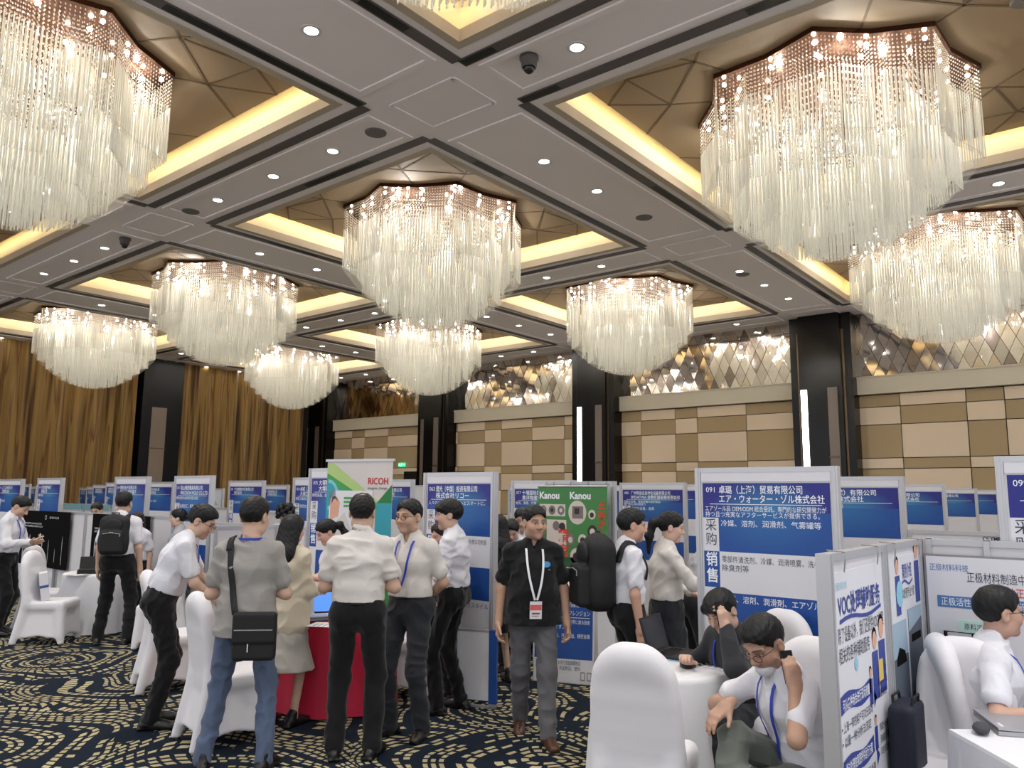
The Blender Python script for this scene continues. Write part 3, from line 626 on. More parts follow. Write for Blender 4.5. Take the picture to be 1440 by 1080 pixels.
sign(112, 124, 12.3, 1.91, 'leftmost in the cluster of four small signs left of the backpack man', ['注塑有限公司', '成形株式会社', '', '', '注塑'], '')
sign(29, 42, 10.0, 1.99, 'small blue sign seen between the two signs above the reading man', ['涂装有限公司', '塗装株式会社', '', '', '涂装'], '')
sign(41, 51, 10.5, 1.93, 'smallest blue sign, just left of the narrow sign by the reading man', ['铸造有限公司', '鋳造株式会社', '', '', '铸造'], '')
sign(715, 724, 13.5, 1.98, 'sliver of a blue sign left of the sign behind the man in black', ['阀门有限公司', '', '', '', ''], '', w=.6)
# ---- white partitions
def run(X, ya, yb, h, lab, n, name='partition_wall'):
    for i in range(n):
        a = ya+(yb-ya)*i/n; b = ya+(yb-ya)*(i+1)/n
        partition(X, a, X, b, h, lab % ORD[i] if '%s' in lab else lab, 'white booth partitions', name)
run(X1+.03, Yat(53, X1), Yat(31, X1)-.0, 1.5, 'white partition between the two signs above the reading man', 1)
run(X1+.03, Yat(87, X1)-.02, Yat(162, X1)+.02, 1.46, 'white partition behind the black posters, %s from the left', 2)
run(X1+.03, Yat(208, X1)-.02, Yat(246, X1)+.02, 1.46, 'white partition left of the woman in profile', 1)
run(X1+.03, Yat(298, X1)-.02, Yat(435, X1)+.02, 1.42, 'white partition behind the visitors at the red table, %s from the left', 3)
partition(4.5, Yat(303, 4.5)+.0, X1, Yat(303, 4.5)+.0, 1.43, 'white side partition whose edge post stands beside the leaning man', 'white booth side partitions')
run(8.15, Yat(1272, 8.15), Yat(1440, 8.15)-.6, 1.50, 'white partition above the chart board, %s from sign 092' if 0 else 'white partition behind the chart board, %s from the left', 2)
run(X2+.03, Yat(244, X2), Yat(322, X2), 1.5, 'white far partition above the leaning man, %s from the left', 2)
run(X2+.03, Yat(371, X2), Yat(450, X2), 1.45, 'white far partition under the curly black-haired head, %s from the left', 2)
run(X2+.03, Yat(82, X2), Yat(160, X2), 1.48, 'white partition topped in teal above the black posters, %s from the left', 2)
run(X2+.03, Yat(697, X2), Yat(720, X2), 1.42, 'white partition behind the woman in light blue', 1)
run(X3, Yat(580, X3), Yat(600, X3), 1.95, 'plain white board between sign 063 and the sign beside the roll-up banner', 1, 'display_board')
run(X3+.2, Yat(860, X3), Yat(874, X3), 1.5, 'white partition in the gap right of the green banners', 1)
t = thing('display_board', 'white framed board with a pale certificate, far behind the leaning man', 'poster board', (10.9, Yat(303, 10.9), 0), -PI/2)
wall_unit(t, .75, 1.88); m = MB(); m.box(-.3, .3, -.012, -.009, 1.35, 1.8, 0); m.poly([(-.2, -.013, 1.45), (.0, -.013, 1.58), (.2, -.013, 1.45)], 1); m.build('certificate', [mat('pale_print', 'cfd8dc', .5), mat('pale_blue_print', 'aab9c6', .5)], t)
TEAL = mat('teal_print', '76a5ae', .5)
for n, (a, b) in enumerate(((82, 119), (121, 158))):
    ya, yb = Yat(a, X2), Yat(b, X2); tag(MB().box(X2-.05, X2-.035, yb, ya, 1.36, 1.47).build('teal_header_strip', TEAL), 'teal header strip on the partition %s' % ('above the right part of the first black poster', 'left of the backpack man'[:0]+'between the teal strip and the backpack man')[n], 'header strip')
# ---------------------------------------------------------------- posters and banners
BLK = mat('black_print', '070607', .8, spec=.1); GRP = mat('grey_print', '8d8b88', .5); STL = mat('steel_print', 'b5b5b8', .4)
def black_poster(pl, pr, label, seed):
    X = X1-.02; ya, yb = Yat(pl, X), Yat(pr, X); w = ya-yb; t = thing('black_poster', label, 'poster', (X, (ya+yb)/2, 0), -PI/2); m = MB()
    MB().box(-w/2, w/2, -.012, -.004, .55, 1.45).build('sheet', BLK, t)
    y = -.0135; r = random.Random(seed)
    txt(m, 'JZE TECH CO.,LTD', .10*w, 1.335, .36*w, .035, 0, y); txt(m, 'WEIXIN INDUSTRIAL (HONG KONG) LIMITED', -.45*w, 1.225, .9*w, .03, 0, y); txt(m, 'ZHENGXIN ENGINEERING MACHINERY CO.,LTD', -.45*w, 1.18, .9*w, .03, 0, y)
    m.lathe([(.03, 0), (.036, 0)], 12, k=0); n = len(m.v)-24; m.v[n:] = [(x+.02*w, y, 1.35+z) for x, z, _ in m.v[n:]]
    for i in range(7):
        x = (-.42+.135*i)*w; tp = 1.07-.02*i*(i % 3); b = .62+.03*(i % 2); h = .018 if i < 4 else .008
        pts = [(x-h, b), (x+h, b), (x+h*1.3, b+.12), (x+h*.6, b+.2), (x+h, tp-.15), (x+h*1.4, tp-.1), (x+.3*h, tp), (x-.3*h, tp), (x-h*1.4, tp-.1), (x-h, tp-.15), (x-h*.6, b+.2), (x-h*1.3, b+.12)]
        m.poly([(a, y, c) for a, c in pts], 1)
    m.build('print', [WTX, STL], t)
black_poster(36, 103, 'black poster of steel rods behind the table, right of the reading man', 1); black_poster(135, 215, 'black poster behind the man with the black backpack at far left', 2)
# beige roll-up banner
XR = 5.2; d = ray(505, 690); yr = Yat(505, XR); 
def rollup():
    w = .80; h = 2.12; t = thing('rollup_banner', 'white and green roll-up banner with red lettering, beside sign 075', 'banner', (XR, yr, 0), -PI/2+.25)
    m = MB(); G1 = mat('banner_green', '3f9a4c', .5); G2 = mat('banner_lime', 'a9c67a', .5); T1 = mat('banner_teal', '2f9bab', .5); T2 = mat('banner_pale_teal', '7cc2ce', .5); BG = mat('banner_grey', 'cdc9c4', .5); RD = mat('banner_red', 'c0202a', .5); SK = mat('banner_skin', 'd8a58a', .5); DG = mat('banner_dark_green', '1f7a3c', .5)
    m.box(-w/2, w/2, -.006, 0, .08, h, 0); y = -.008; q = lambda pts, k, yy=y: m.poly([(x*w-w/2, yy, z) for x, z in pts], k)
    q([(0, h-.12), (0, h-.2), (.85, 1.62), (1, 1.72), (1, 1.80), (.82, 1.68)], 2); q([(0, h-.02), (0, h-.12), (.82, 1.68), (.9, 1.66), (.1, h-.02)][::-1], 2)
    q([(0, h-.16), (0, 1.3), (.4, 1.3), (.72, 1.65)], 3); q([(0, h-.12), (0, h-.2), (.75, 1.62), (.8, 1.66)], 1, y-.001)
    q([(1, 1.88), (.78, 1.70), (1, 1.70)], 7, y-.001); q([(.76, 1.7), (.76, .9), (1, .9), (1, 1.7)], 3, y-.0005); q([(.76, 1.2), (.76, .9), (1, .9), (1, 1.25)], 4, y-.001); q([(.7, .9), (1, 1.1), (1, .2), (.7, .2)], 1, y-.002)
    for r_ in (.13, .10): m.add([(-w/2+.02+r_*math.cos(a*PI/8-PI/2), y-.002-.001*(r_ < .12), 1.78+r_*1.2*math.sin(a*PI/8-PI/2)) for a in range(9)], [tuple(range(9))], 4 if r_ > .12 else 3)
    txt(m, 'RICOH', .14*w, h-.235, .3*w, .075, 5, y-.002, bold=.02); txt(m, 'imagine. change.', .14*w, h-.285, .3*w, .03, 6, y-.002)
    q([(.05, 1.82), (.05, .8), (.72, .8), (.72, 1.82)], 9, y-.003); q([(.07, 1.74), (.07, 1.52), (.2, 1.56), (.22, 1.7), (.17, 1.76)], 8, y-.004)
    m.sphere((-.36*w, y-.004, 1.69), (.035, .002, .05), 10, 6, 8); m.sphere((-.365*w, y-.003, 1.71), (.045, .002, .055), 10, 6, 6)
    q([(.08, 1.45), (.3, 1.6), (.45, 1.35), (.2, 1.2)], 0, y-.005)
    for k in range(3): m.box(-.22*w, .12*w, y-.006, y-.004, 1.735-.04*k, 1.755-.04*k, 1)
    m.build('banner_sheet', [BG, G1, G2, T1, T2, RD, DTX, DG, SK, WPRT], t)
    MB().box(-w/2-.02, w/2+.02, -.015, .012, h-.005, h+.02).build('top_bar', ALU, t); MB().box(-w/2-.02, w/2+.02, -.09, .09, 0, .08).build('base_cassette', ALU, t); MB().tube([(0, .03, .05), (0, .03, h)], .012).build('support_pole', ALU, t)
rollup()
# green double banner on a white booth wall
def green():
    X = 7.55; ya, yb = Yat(757, X), Yat(855, X); w = ya-yb; t = thing('booth_wall', 'white booth wall behind the green banners, hung with wire hooks', 'booth wall', (X+.12, (ya+yb)/2-.02, 0), -PI/2)
    wall_unit(t, w+.0, 1.955); hk = MB()
    for k in range(4): hk.tube([(-.36*w+.25*k*w, -.02, 1.95), (-.36*w+.25*k*w, -.022, 1.90), (-.39*w+.25*k*w, -.024, 1.87)], .004, 5)
    hk.build('hook_wires', GRP, t)
    m = MB(); [None for _ in ()]
    u = w-.1; m.box(-u/2, u/2, -.011, -.008, .55, .93, 0); txt(m, '急速加热装置、容器等的订制品、工业设备', -.45*u, .86, .9*u, .036, 1, -.012); m.box(-u/2, u/2, -.012, -.0075, .3, .56, 2); m.build('blue_poster', [BLUE, WTX, WPRT], t)
    GR = mat('banner_leaf_green', '47874b', .5); GD = mat('banner_deep_green', '2f5f3a', .5); RR = mat('banner_red_text', 'd8432f', .5); PK = mat('banner_pale', 'd8cfc6', .5); MT = mat('banner_metal', '7d7470', .5); DKP = mat('banner_dark', '3a2f2f', .5)
    def disc(m, x, z, r, k, y): m.add([(x+r*math.cos(a*PI/10), y, z+r*1.1*math.sin(a*PI/10)) for a in range(20)], [tuple(range(20))[::-1]], k)
    for n, (a, b, lab) in enumerate(((-.5, -.06, 'left green banner with white lettering, behind the man in black'), (-.06, .49, 'right green banner with round machine pictures, beside the large backpack'))):
        g = thing('hanging_banner', lab, 'banner', (X-.0, (ya+yb)/2, 0), -PI/2, 'green hanging banners'); m = MB(); x0, x1 = a*w, b*w; W_ = x1-x0; y = -.004; zt, zb = 1.885, .97
        m.box(x0, x1, -.003, 0, zb, zt, 0); m.box(x0, x1, y, -.003, zb, zb+.11, 1)
        txt(m, 'Kanou', x0+.06*W_, zt-.135, (.66 if n else .7)*W_, .09, 3, y-.001, bold=.035)
        if n == 0:
            m.box(x0+.06*W_, x1-.08*W_, y, -.003, zt-.34, zt-.2, 4)
            for q in range(3): disc(m, x0+(.18+.3*q)*W_, zt-.27, .05, 5, y-.001); disc(m, x0+(.18+.3*q)*W_, zt-.27, .022, 6 if q % 2 else 4, y-.002)
            m.box(x0+.3*W_, x1-.02, y, -.003, zt-.75, zt-.38, 4); disc(m, x0+.62*W_, zt-.45, .05, 5, y-.001); disc(m, x0+.82*W_, zt-.46, .045, 6, y-.001)
            txt(m, '精密', x0+.86*W_, zt-.62, .2, .13, 2, y-.002, 'c', bold=.02, vertical=True)
        else:
            disc(m, x0+.25*W_, zt-.29, .125, 4, y); m.box(x0+.12*W_, x0+.4*W_, y-.001, y, zt-.36, zt-.22, 5); m.box(x0+.18*W_, x0+.3*W_, y-.002, y-.001, zt-.31, zt-.24, 6)
            for (u_, v_, r_, k1, k2) in ((.62, .31, .05, 4, 6), (.63, .5, .065, 6, 4), (.38, .6, .06, 4, 6), (.07, .6, .06, 5, 4), (.22, .79, .085, 4, 6), (.6, .77, .075, 4, 5)):
                disc(m, x0+u_*W_, zt-v_, r_, k1, y); disc(m, x0+u_*W_, zt-v_-.005, r_*.55, k2, y-.001)
            txt(m, '五軸複合加工', x0+.87*W_, zt-.24, .1, .088, 2, y-.002, 'c', bold=.015, vertical=True)
            m.box(x0+.44*W_, x0+.56*W_, y-.001, y, zb+.02, zb+.12, 4)
        m.build('banner_sheet', [GR, GD, RR, WTX, PK, MT, DKP], g)
        MB().tube([(x0, 0, zt+.01), (x1, 0, zt+.01)], .012, 8).build('top_rod', ALU, g); MB().tube([(x0, 0, zb-.01), (x1, 0, zb-.01)], .012, 8).build('bottom_rod', ALU, g)
green()
# leaning blue poster board
def leaning():
    p = atz(752, 945, 0); q = atz(831, 936, 0); p = np.array([6.28, Yat(752, 6.28)]); q = np.array([6.5, Yat(831, 6.5)]); a = math.atan2(q[1]-p[1], q[0]-p[0]); w = math.dist(p, q)
    t = thing('poster_board', 'blue poster board standing on the carpet below the green banners', 'poster board', ((p[0]+q[0])/2, (p[1]+q[1])/2, 0), a); t.rotation_euler = (-.10, 0, a)
    MB().box(-w/2-.01, w/2+.01, 0, .03, 0, .80).build('board', WPAN, t); m = MB(); y = -.003
    m.box(-w/2, w/2, -.002, 0, .22, .79, 0); m.box(-w/2, w/2, -.002, 0, .01, .22, 1)
    txt(m, '精密机械有限公司', -.05*w, .71, .5*w, .045, 2, y); txt(m, 'キカイフレンジョン', -.1*w, .63, .55*w, .045, 2, y); m.box(-.4*w, .45*w, y, -.002, .605, .61, 2); txt(m, '樹脂成形の専門商社、世界に誇る技術', -.4*w, .55, .85*w, .036, 2, y); txt(m, '提供します。', -.4*w, .50, .4*w, .036, 2, y); txt(m, '机器、环境试验、精密金属', -.2*w, .42, .65*w, .036, 2, y)
    txt(m, '冷媒、高速冲压、信号灯泡金属膜制品', -.45*w, .17, .75*w, .034, 3, y); txt(m, '信号灯泡材料、冲压制品、塑料', -.45*w, .12, .75*w, .034, 3, y)
    for k in range(2):
        m.box((.3+.11*k)*w, (.38+.11*k)*w, y, -.002, .03, .11, 4); m.box((.315+.11*k)*w, (.365+.11*k)*w, y-.001, -.002, .042, .098, 1)
    m.build('poster', POSTER[:4]+[GRP], t)
leaning()
t = thing('poster_stand', 'low white easel frame with a blue edge before sign 063', 'stand', (5.2, Yat(672, 5.2), 0), -PI/2+.35)
MB().box(-.17, .13, -.01, .01, .06, .62).build('frame_panel', WPRT, t); MB().box(.13, .20, -.02, .02, .04, .64).build('blue_edge', BLUE, t); m = MB(); m.box(-.18, -.165, -.012, .012, .0, .64); m.box(-.18, .2, -.012, .012, .62, .64); m.box(.13, .2, -.012, .012, 0, .04); m.box(-.18, .2, -.012, .012, .0, .02); m.build('frame', ALU, t)
# side wall with the service posters and chart board at the right
YV = 1.095; XV0, XV1 = 3.5, 5.26; HV = 1.555
GRD = mat('print_grey_photo', '56606e', .5); SKY = mat('print_sky', '9fb6c8', .5); CY = mat('print_cyan', '8fc8dc', .5); PKS = mat('print_skin', 'dba58a', .5); YL = mat('print_yellow', 'e0c15a', .5); OR = mat('print_orange', 'd99a45', .5); REDT = mat('print_red', 'c23a3a', .5); TL = mat('print_mint', 'bfe0d6', .5)
VP = [WPRT, mat('print_royal', '2b3f93', .5), DTX, CY, GRD, PKS, WTX, YL, BLK, SKY]
def person_print(m, x, z, s, y):
    m.sphere((x, y, z+.06*s), (.022*s, .001, .026*s), 10, 6, 5); m.sphere((x, y+.0005, z+.07*s), (.025*s, .001, .026*s), 10, 6, 8); m.poly([(x-.03*s, y, z+.03*s), (x-.03*s, y, z-.1*s), (x+.03*s, y, z-.1*s), (x+.03*s, y, z+.03*s)], 1)
def wave_bar(m, x0, x1, z, h, k, y):
    n = 8; xs_ = [x0+(x1-x0)*i/n for i in range(n+1)]; zz = [z+.012*math.sin(i*.9) for i in range(n+1)]
    for i in range(n): m.poly([(xs_[i], y, zz[i]-h/2), (xs_[i+1], y, zz[i+1]-h/2), (xs_[i+1], y, zz[i+1]+h/2), (xs_[i], y, zz[i]+h/2)], k)
def hooks(t, w, zs, y=-.03):
    h = MB()
    for x in zs: h.tube([(x, y, HV-.085), (x+.012, y-.004, HV-.03), (x+.03, y, HV), (x+.03, .05, HV+.004)], .004, 6)
    h.build('hook_wires', GRP, t)
XM = 4.42; w = XM-XV0
t = thing('poster_wall', 'white partition with the large VOC service poster, right of the man phoning in grey trousers', 'poster wall', ((XV0+XM)/2, YV, 0), 0); wall_unit(t, w, HV)
m = MB(); y = -.012; x0 = -w/2+.06; u = w-.12; m.box(x0, x0+u, -.010, -.008, .2, HV-.085, 0); Zt = HV-.085
hooks(t, w, (-.3, .25)); txt(m, '服务内容介绍', x0+.04*u, Zt-.075, .2*u, .03, 3, y)
txt(m, 'VOC处理辅助服务', x0+.06*u, Zt-.185, .86*u, .085, 1, y, bold=.02); wave_bar(m, x0+.08*u, x0+.93*u, Zt-.215, .018, 1, y)
txt(m, '除了设备以外，我们还提供VOC处理', x0+.04*u, Zt-.30, .93*u, .06, 2, y); txt(m, '相关的各种辅助服务', x0+.04*u, Zt-.385, .6*u, .06, 2, y)
for a, b, s_ in ((.74, .46, 1.7), (.90, .43, 1.9), (.62, .55, .9)): person_print(m, x0+a*u, Zt-b, s_, y)
m.poly([(x0+.8*u, y-.001, Zt-.46), (x0+.8*u, y-.001, Zt-.56), (x0+.9*u, y-.001, Zt-.56), (x0+.9*u, y-.001, Zt-.46)], 7)
for k, (ttl, b1, b2) in enumerate((('可从各种场合进行现场测量', '• 上海一带的客户可次日现场', '• 以最一种分析法测定'), ('通过处理效果图提供运行方案', '• 可根据排放气体选择及处理', '  装置的设备费用及评估'), ('为优化运行提供改善工作', '• 现地派遣专业技师', '  提供改善方案'))):
    z = Zt-.56-.26*k; wave_bar(m, x0+.03*u, x0+.62*u, z, .075, 1, y); txt(m, ttl, x0+.06*u, z-.02, .52*u, .042, 6, y-.001, bold=.01)
    txt(m, b1, x0+.03*u, z-.11, .6*u, .038, 2, y); txt(m, b2, x0+.03*u, z-.17, .55*u, .038, 2, y)
    m.poly([(x0+.67*u, y, z-.02), (x0+.67*u, y, z-.1), (x0+.73*u, y, z-.06)], 1)
    for q in range(3): txt(m, ('可在现场进行', '整理分析得出', '测量报告')[(k+q) % 3], x0+.76*u, z+.04-.055*q, .22*u, .032, 2, y)
    if k: person_print(m, x0+.68*u, z+.05, .8, y)
m.sphere((x0+.35*u, y, Zt-.42), (.03, .001, .03), 10, 6, 3); m.sphere((x0+.3*u, y, Zt-1.2), (.1, .001, .07), 10, 6, 3); m.box(x0+.78*u, x0+.97*u, y-.001, y, Zt-1.2, Zt-1.06, 4)
m.build('poster', VP, t)
t = thing('poster_wall', 'white partition with the case-study poster of two dark photos, beside the chart board', 'poster wall', ((XM+XV1)/2, YV, 0), 0); w = XV1-XM; wall_unit(t, w, HV); m = MB(); x0 = -w/2+.06; u = w-.12
m.box(x0, x0+u, -.010, -.008, .2, HV-.075, 0); hooks(t, w, (-.28, .3)); Zt = HV-.075
txt(m, '案例介绍', x0+.42*u, Zt-.12, .3*u, .07, 1, y, bold=.01); wave_bar(m, x0+.4*u, x0+.74*u, Zt-.15, .012, 1, y); txt(m, '气体处理专业“绿”', x0+.3*u, Zt-.23, .5*u, .05, 2, y)
person_print(m, x0+.26*u, Zt-.15, 1.6, y); person_print(m, x0+.9*u, Zt-.1, 1.8, y); m.sphere((x0+.3*u, y+.0005, Zt-.2), (.08, .001, .08), 12, 6, 3)
m.box(x0+.04*u, x0+.46*u, y, -.008, Zt-.78, Zt-.34, 9); m.box(x0+.04*u, x0+.46*u, y-.001, y, Zt-.78, Zt-.52, 4); m.poly([(x0+.1*u, y-.002, Zt-.53), (x0+.1*u, y-.002, Zt-.56), (x0+.4*u, y-.002, Zt-.56), (x0+.36*u, y-.002, Zt-.50), (x0+.2*u, y-.002, Zt-.47)], 8)
m.box(x0+.52*u, x0+.97*u, y, -.008, Zt-.78, Zt-.3, 4); m.poly([(x0+.52*u, y-.001, Zt-.42), (x0+.97*u, y-.001, Zt-.36), (x0+.97*u, y-.001, Zt-.3), (x0+.52*u, y-.001, Zt-.3)], 9); m.box(x0+.6*u, x0+.9*u, y-.002, y, Zt-.48, Zt-.44, 8)
for q, s_ in enumerate(('浓缩型：由多段处理的低浓度', '燃烧装置、催化氧化设备', '（直燃式）')): txt(m, s_, x0+.2*u, Zt-.86-.06*q, .75*u, .04, 2, y)
m.build('poster', VP, t)
t = thing('poster_wall', 'white partition carrying the flow-chart board behind the man with glasses at the table', 'poster wall', (XV1+.02, (1.08-.42)/2, 0), -PI/2); w = 1.5; wall_unit(t, w, HV)
h = MB()
for x in (-.72, -.42, -.12, .25): h.box(x, x+.03, -.035, -.008, HV-.12, HV+.004).box(x, x+.03, -.035, .05, HV, HV+.006)
h.build('hanging_clips', ALU, t)
t = thing('chart_board', 'framed white flow-chart board hanging behind the man with glasses', 'poster board', (XV1-.02, .33, 0), -PI/2); m = MB(); x0 = -.73; u = 1.46; zt = HV-.085
CP = [WPRT, DTX, REDT, mat('print_steel_blue', '4a78b0', .5), TL, OR, GRP, mat('print_olive', 'b9bf9e', .5), WTX, REDT]
MB().box(x0, x0+u, -.02, 0, .45, zt).build('board', mat('board_edge', '8e8e92', .4, .4), t); m.box(x0+.012, x0+u-.012, -.023, -.02, .462, zt-.012, 0); y = -.0245
txt(m, '正极材料科技', x0+.03, zt-.09, .2, .035, 3, y); txt(m, '正极材料制造中的湿物质应用案例', x0+.22, zt-.145, .62, .05, 1, y); txt(m, '锂电池正极材料制造工艺必需！', x0+.33, zt-.215, .55, .045, 2, y, bold=.01)
m.box(x0+.06, x0+.60, y, -.02, zt-.30, zt-.235, 3); txt(m, '正极活性物质前驱体制造实例', x0+.08, zt-.285, .5, .04, 8, y-.001)
for k, (a, b, c, n) in enumerate(((.16, .34, 4, '原料溶解'), (.18, .32, 0, '反应'), (.18, .34, 0, '过滤'), (.2, .34, 0, '洗涤'))):
    z = zt-.40-.13*k; m.box(x0+a, x0+b, y, -.02, z-.035, z+.035, c); m.box(x0+a, x0+b, y-.0005, y, z-.037, z-.034, 6); txt(m, n, x0+(a+b)/2, z-.015, .12, .032, 1, y-.001, 'c')
    if k < 3: m.poly([(x0+.24, y, z-.06), (x0+.28, y, z-.06), (x0+.26, y, z-.095)], 2 if k == 0 else 1)
m.box(x0+.02, x0+.12, y, -.02, zt-.68, zt-.64, 6); m.poly([(x0+.13, y, zt-.645), (x0+.13, y, zt-.675), (x0+.17, y, zt-.66)], 2)
for z in (.42, .6): m.box(x0+.74, x0+1.05, y, -.02, zt-z-.035, zt-z+.035, 5); txt(m, '制品包装', x0+.9, zt-z-.015, .2, .035, 1, y-.001, 'c')
m.box(x0+.03, x0+.3, y, -.02, zt-1.0, zt-.79, 7); txt(m, '正极材料实例', x0+.05, zt-.83, .22, .03, 1, y-.001)
for q in range(3): txt(m, '原料合成', x0+.1, zt-.88-.04*q, .16, .03, 2, y-.001)
m.box(x0+.75, x0+1.2, y, -.02, zt-1.0, zt-.78, 6)
m.build('chart', CP, t)
lm = MB(); txt(lm, 'OLYMPUS', 0, 1.43, .3, .035, 0, -.012, bold=.03); lo = lm.build('header_lettering', DTX, None, loc=(8.11, Yat(1377, 8.11), 0), rot=(0, 0, -PI/2)); tag(lo, 'dark lettering on the white partition top above the chart board', 'lettering')
# ---------------------------------------------------------------- covered chairs and tables
SPX = mat('white_spandex', 'dbd9dc', .7, bump=(9, .12, .02), sheen=.2); FOOT = mat('chair_foot', '2a2a2c', .5); LIN = mat('white_linen', 'dadadd', .75, bump=(14, .15, .02)); REDL = mat('red_linen', 'c4123c', .6, bump=(14, .15, .02)); SEATP = mat('seat_top', 'd8d6d8', .7)
def at(px, D):
    q = RM@np.array([(px-720)/1090*D, (540-690)/1090*D, D]); return q[0], q[1]
def chair_mesh():
    s = SDF(); B = lambda a: [[1, 0, 0], [0, math.cos(a), math.sin(a)], [0, -math.sin(a), math.cos(a)]]
    for z, hw in ((.44, .225), (.52, .225), (.60, .222), (.68, .218), (.76, .213), (.83, .205), (.89, .188), (.935, .16), (.965, .12), (.982, .07)):
        yb = -.20-.16*(z-.44); s.ecap((-hw+.03, yb, z), (hw-.03, yb, z), (0, 0, 1), (.05 if z < .85 else .035, .034), (.05 if z < .85 else .035, .034), .08)
    s.box((0, .0, .43), (.22, .23, .045), .035, k=.04)
    for sx in (-1, 1):
        s.ecap((sx*.175, .175, .42), (sx*.215, .225, .03), (0, 1, 0), (.05, .045), (.035, .03), .03)
        s.ecap((sx*.18, -.20, .5), (sx*.22, -.31, .03), (0, 1, 0), (.05, .045), (.04, .03), .04)
        s.box((sx*.19, -.02, .27), (.012, .22, .19), .012, [[1, 0, sx*.12], [0, 1, 0], [-sx*.12, 0, 1]], .06)
    s.box((0, .2, .27), (.19, .012, .19), .012, [[1, 0, 0], [0, 1, .12], [0, -.12, 1]], .06); s.box((0, -.24, .3), (.19, .014, .2), .014, [[1, 0, 0], [0, 1, -.22], [0, .22, 1]], .06)
    for c, r in (((0, .24, -.02), (.17, .14, .12)), ((0, -.28, -.02), (.17, .14, .12)), ((.215, -.04, -.02), (.12, .2, .12)), ((-.215, -.04, -.02), (.12, .2, .12))): s.ell(c, r, None, .02, 1)
    s.box((0, -.04, .1), (.15, .18, .28), .03, k=.02, op=1); s.plane((0, 0, .015), (0, 0, -1))
    s.sc = 1; me = s.mesh('chair_cover', SPX, .011); me.transform(Matrix.Diagonal((1, 1, 1.04, 1))); return me
CHM = chair_mesh(); fm = MB()
for sx in (-1, 1): fm.tube([(sx*.213, .222, 0), (sx*.21, .216, .05)], .016, 8); fm.tube([(sx*.218, -.305, 0), (sx*.215, -.295, .05)], .016, 8)
CHF = fm.mesh('legs', FOOT); 
def chair(x, y, face, label):
    "face: angle (world) that the sitter looks toward"
    t = thing('banquet_chair', label, 'chair', (x, y, 0), face-PI/2, 'white covered banquet chairs'); link('chair_cover', CHM, t)
    for sx in (-1, 1):
        for sy, h in ((.222, .05), (-.305, .05)): MB().tube([(sx*.215, sy, 0), (sx*.212, sy*.97, h)], .016, 8).build('leg', FOOT, t)
    return t
def round_table(x, y, r, h, cloth, label, clabel, seed, gname):
    t = thing('banquet_table', label, 'table', (x, y, 0)); MB().lathe([(.0001, h-.035), (r-.01, h-.035), (r-.01, h-.008), (.0001, h-.008)], 40).build('tabletop', mat('plywood', '8c7350', .6), t); MB().lathe([(.04, h-.035), (.04, .1), (.3*r/.5, .05), (.3*r/.5, 0)], 16).build('pedestal', FOOT, t)
    rd = random.Random(seed); ph = rd.uniform(0, 6); m = MB(); prof = [(.0001, h), (r-.02, h), (r+.002, h-.006), (r+.01, h-.03), (r+.02, h-.18), (r+.04, h-.4), (r+.06, .03), (r+.065, .012)]
    m.lathe(prof, 96, rf=lambda t_, z: 1+(0 if z > h-.035 else min(1, (h-.03-z)/.5))*(.035*math.sin(7*t_+ph)+.022*math.sin(13*t_+2*ph+1.2*math.sin(t_))+.01*math.sin(24*t_)))
    o = m.build('tablecloth', cloth, None, True, loc=(x, y, 0)); return tag(o, clabel, 'tablecloth', gname)
RT = (4.50, 5.60); round_table(*RT, .47, .76, REDL, 'round table under the red cloth', 'red tablecloth on the round table behind the man seen from the back', 1, 'round tablecloths')
WT = (4.52, 2.44); round_table(*WT, .40, .75, LIN, 'round table under the white cloth with the laptop', 'white tablecloth on the round table with the black laptop and papers', 2, 'round tablecloths')
LT = at(150, 10.35); round_table(*LT, .42, .74, LIN, 'round table under the white cloth beside the backpack man', 'white tablecloth on the round table before the black posters', 3, 'round tablecloths')
def square_table(x, y, a, w, d, h):
    t = thing('banquet_table', 'square table under the white cloth at the lower right corner', 'table', (x, y, 0), a); MB().box(-w/2+.01, w/2-.01, -d/2+.01, d/2-.01, h-.035, h-.006).build('tabletop', MATS['plywood'], t)
    for sx in (-1, 1):
        for sy in (-1, 1): MB().tube([(sx*(w/2-.08), sy*(d/2-.08), 0), (sx*(w/2-.08), sy*(d/2-.08), h-.035)], .018, 8).build('leg', FOOT, t)
    m = MB(); n = 16; P = []
    for k, (p, q) in enumerate((((-1, -1), (1, -1)), ((1, -1), (1, 1)), ((1, 1), (-1, 1)), ((-1, 1), (-1, -1)))):
        for i in range(n): f = i/n; P.append(((p[0]+(q[0]-p[0])*f)*w/2, (p[1]+(q[1]-p[1])*f)*d/2, k, f))
    N = len(P); vs = [(x_, y_, h) for x_, y_, _, _ in P]; vs += [(x_*1.008, y_*1.008, h-.015) for x_, y_, _, _ in P]
    for z, sc in ((h-.35, 1.03), (.05, 1.06)): vs += [(x_*sc*(1+.02*math.sin(f*19+k)), y_*sc*(1+.02*math.sin(f*17+k)), z) for x_, y_, k, f in P]
    m.add(vs, [tuple(range(N))]+[(r_*N+i, r_*N+(i+1) % N, (r_+1)*N+(i+1) % N, (r_+1)*N+i)[::-1] for r_ in range(3) for i in range(N)])
    o = m.build('tablecloth', LIN, None, False, loc=(x, y, 0), rot=(0, 0, a)); tag(o, 'white tablecloth with a sharp corner under the silver laptop at lower right', 'tablecloth', 'square tablecloths')
_q = atz(1334, 1025, .75); square_table(_q[0]+.4*(.616-.788), _q[1]+.4*(-.788-.616), math.radians(38), .8, .8, .75)
toC = lambda x, y: math.atan2(-y, -x)
_x, _y = at(88, 9.5); chair(_x, _y, -.80, 'white covered chair with the white paper bag, behind the reading man')
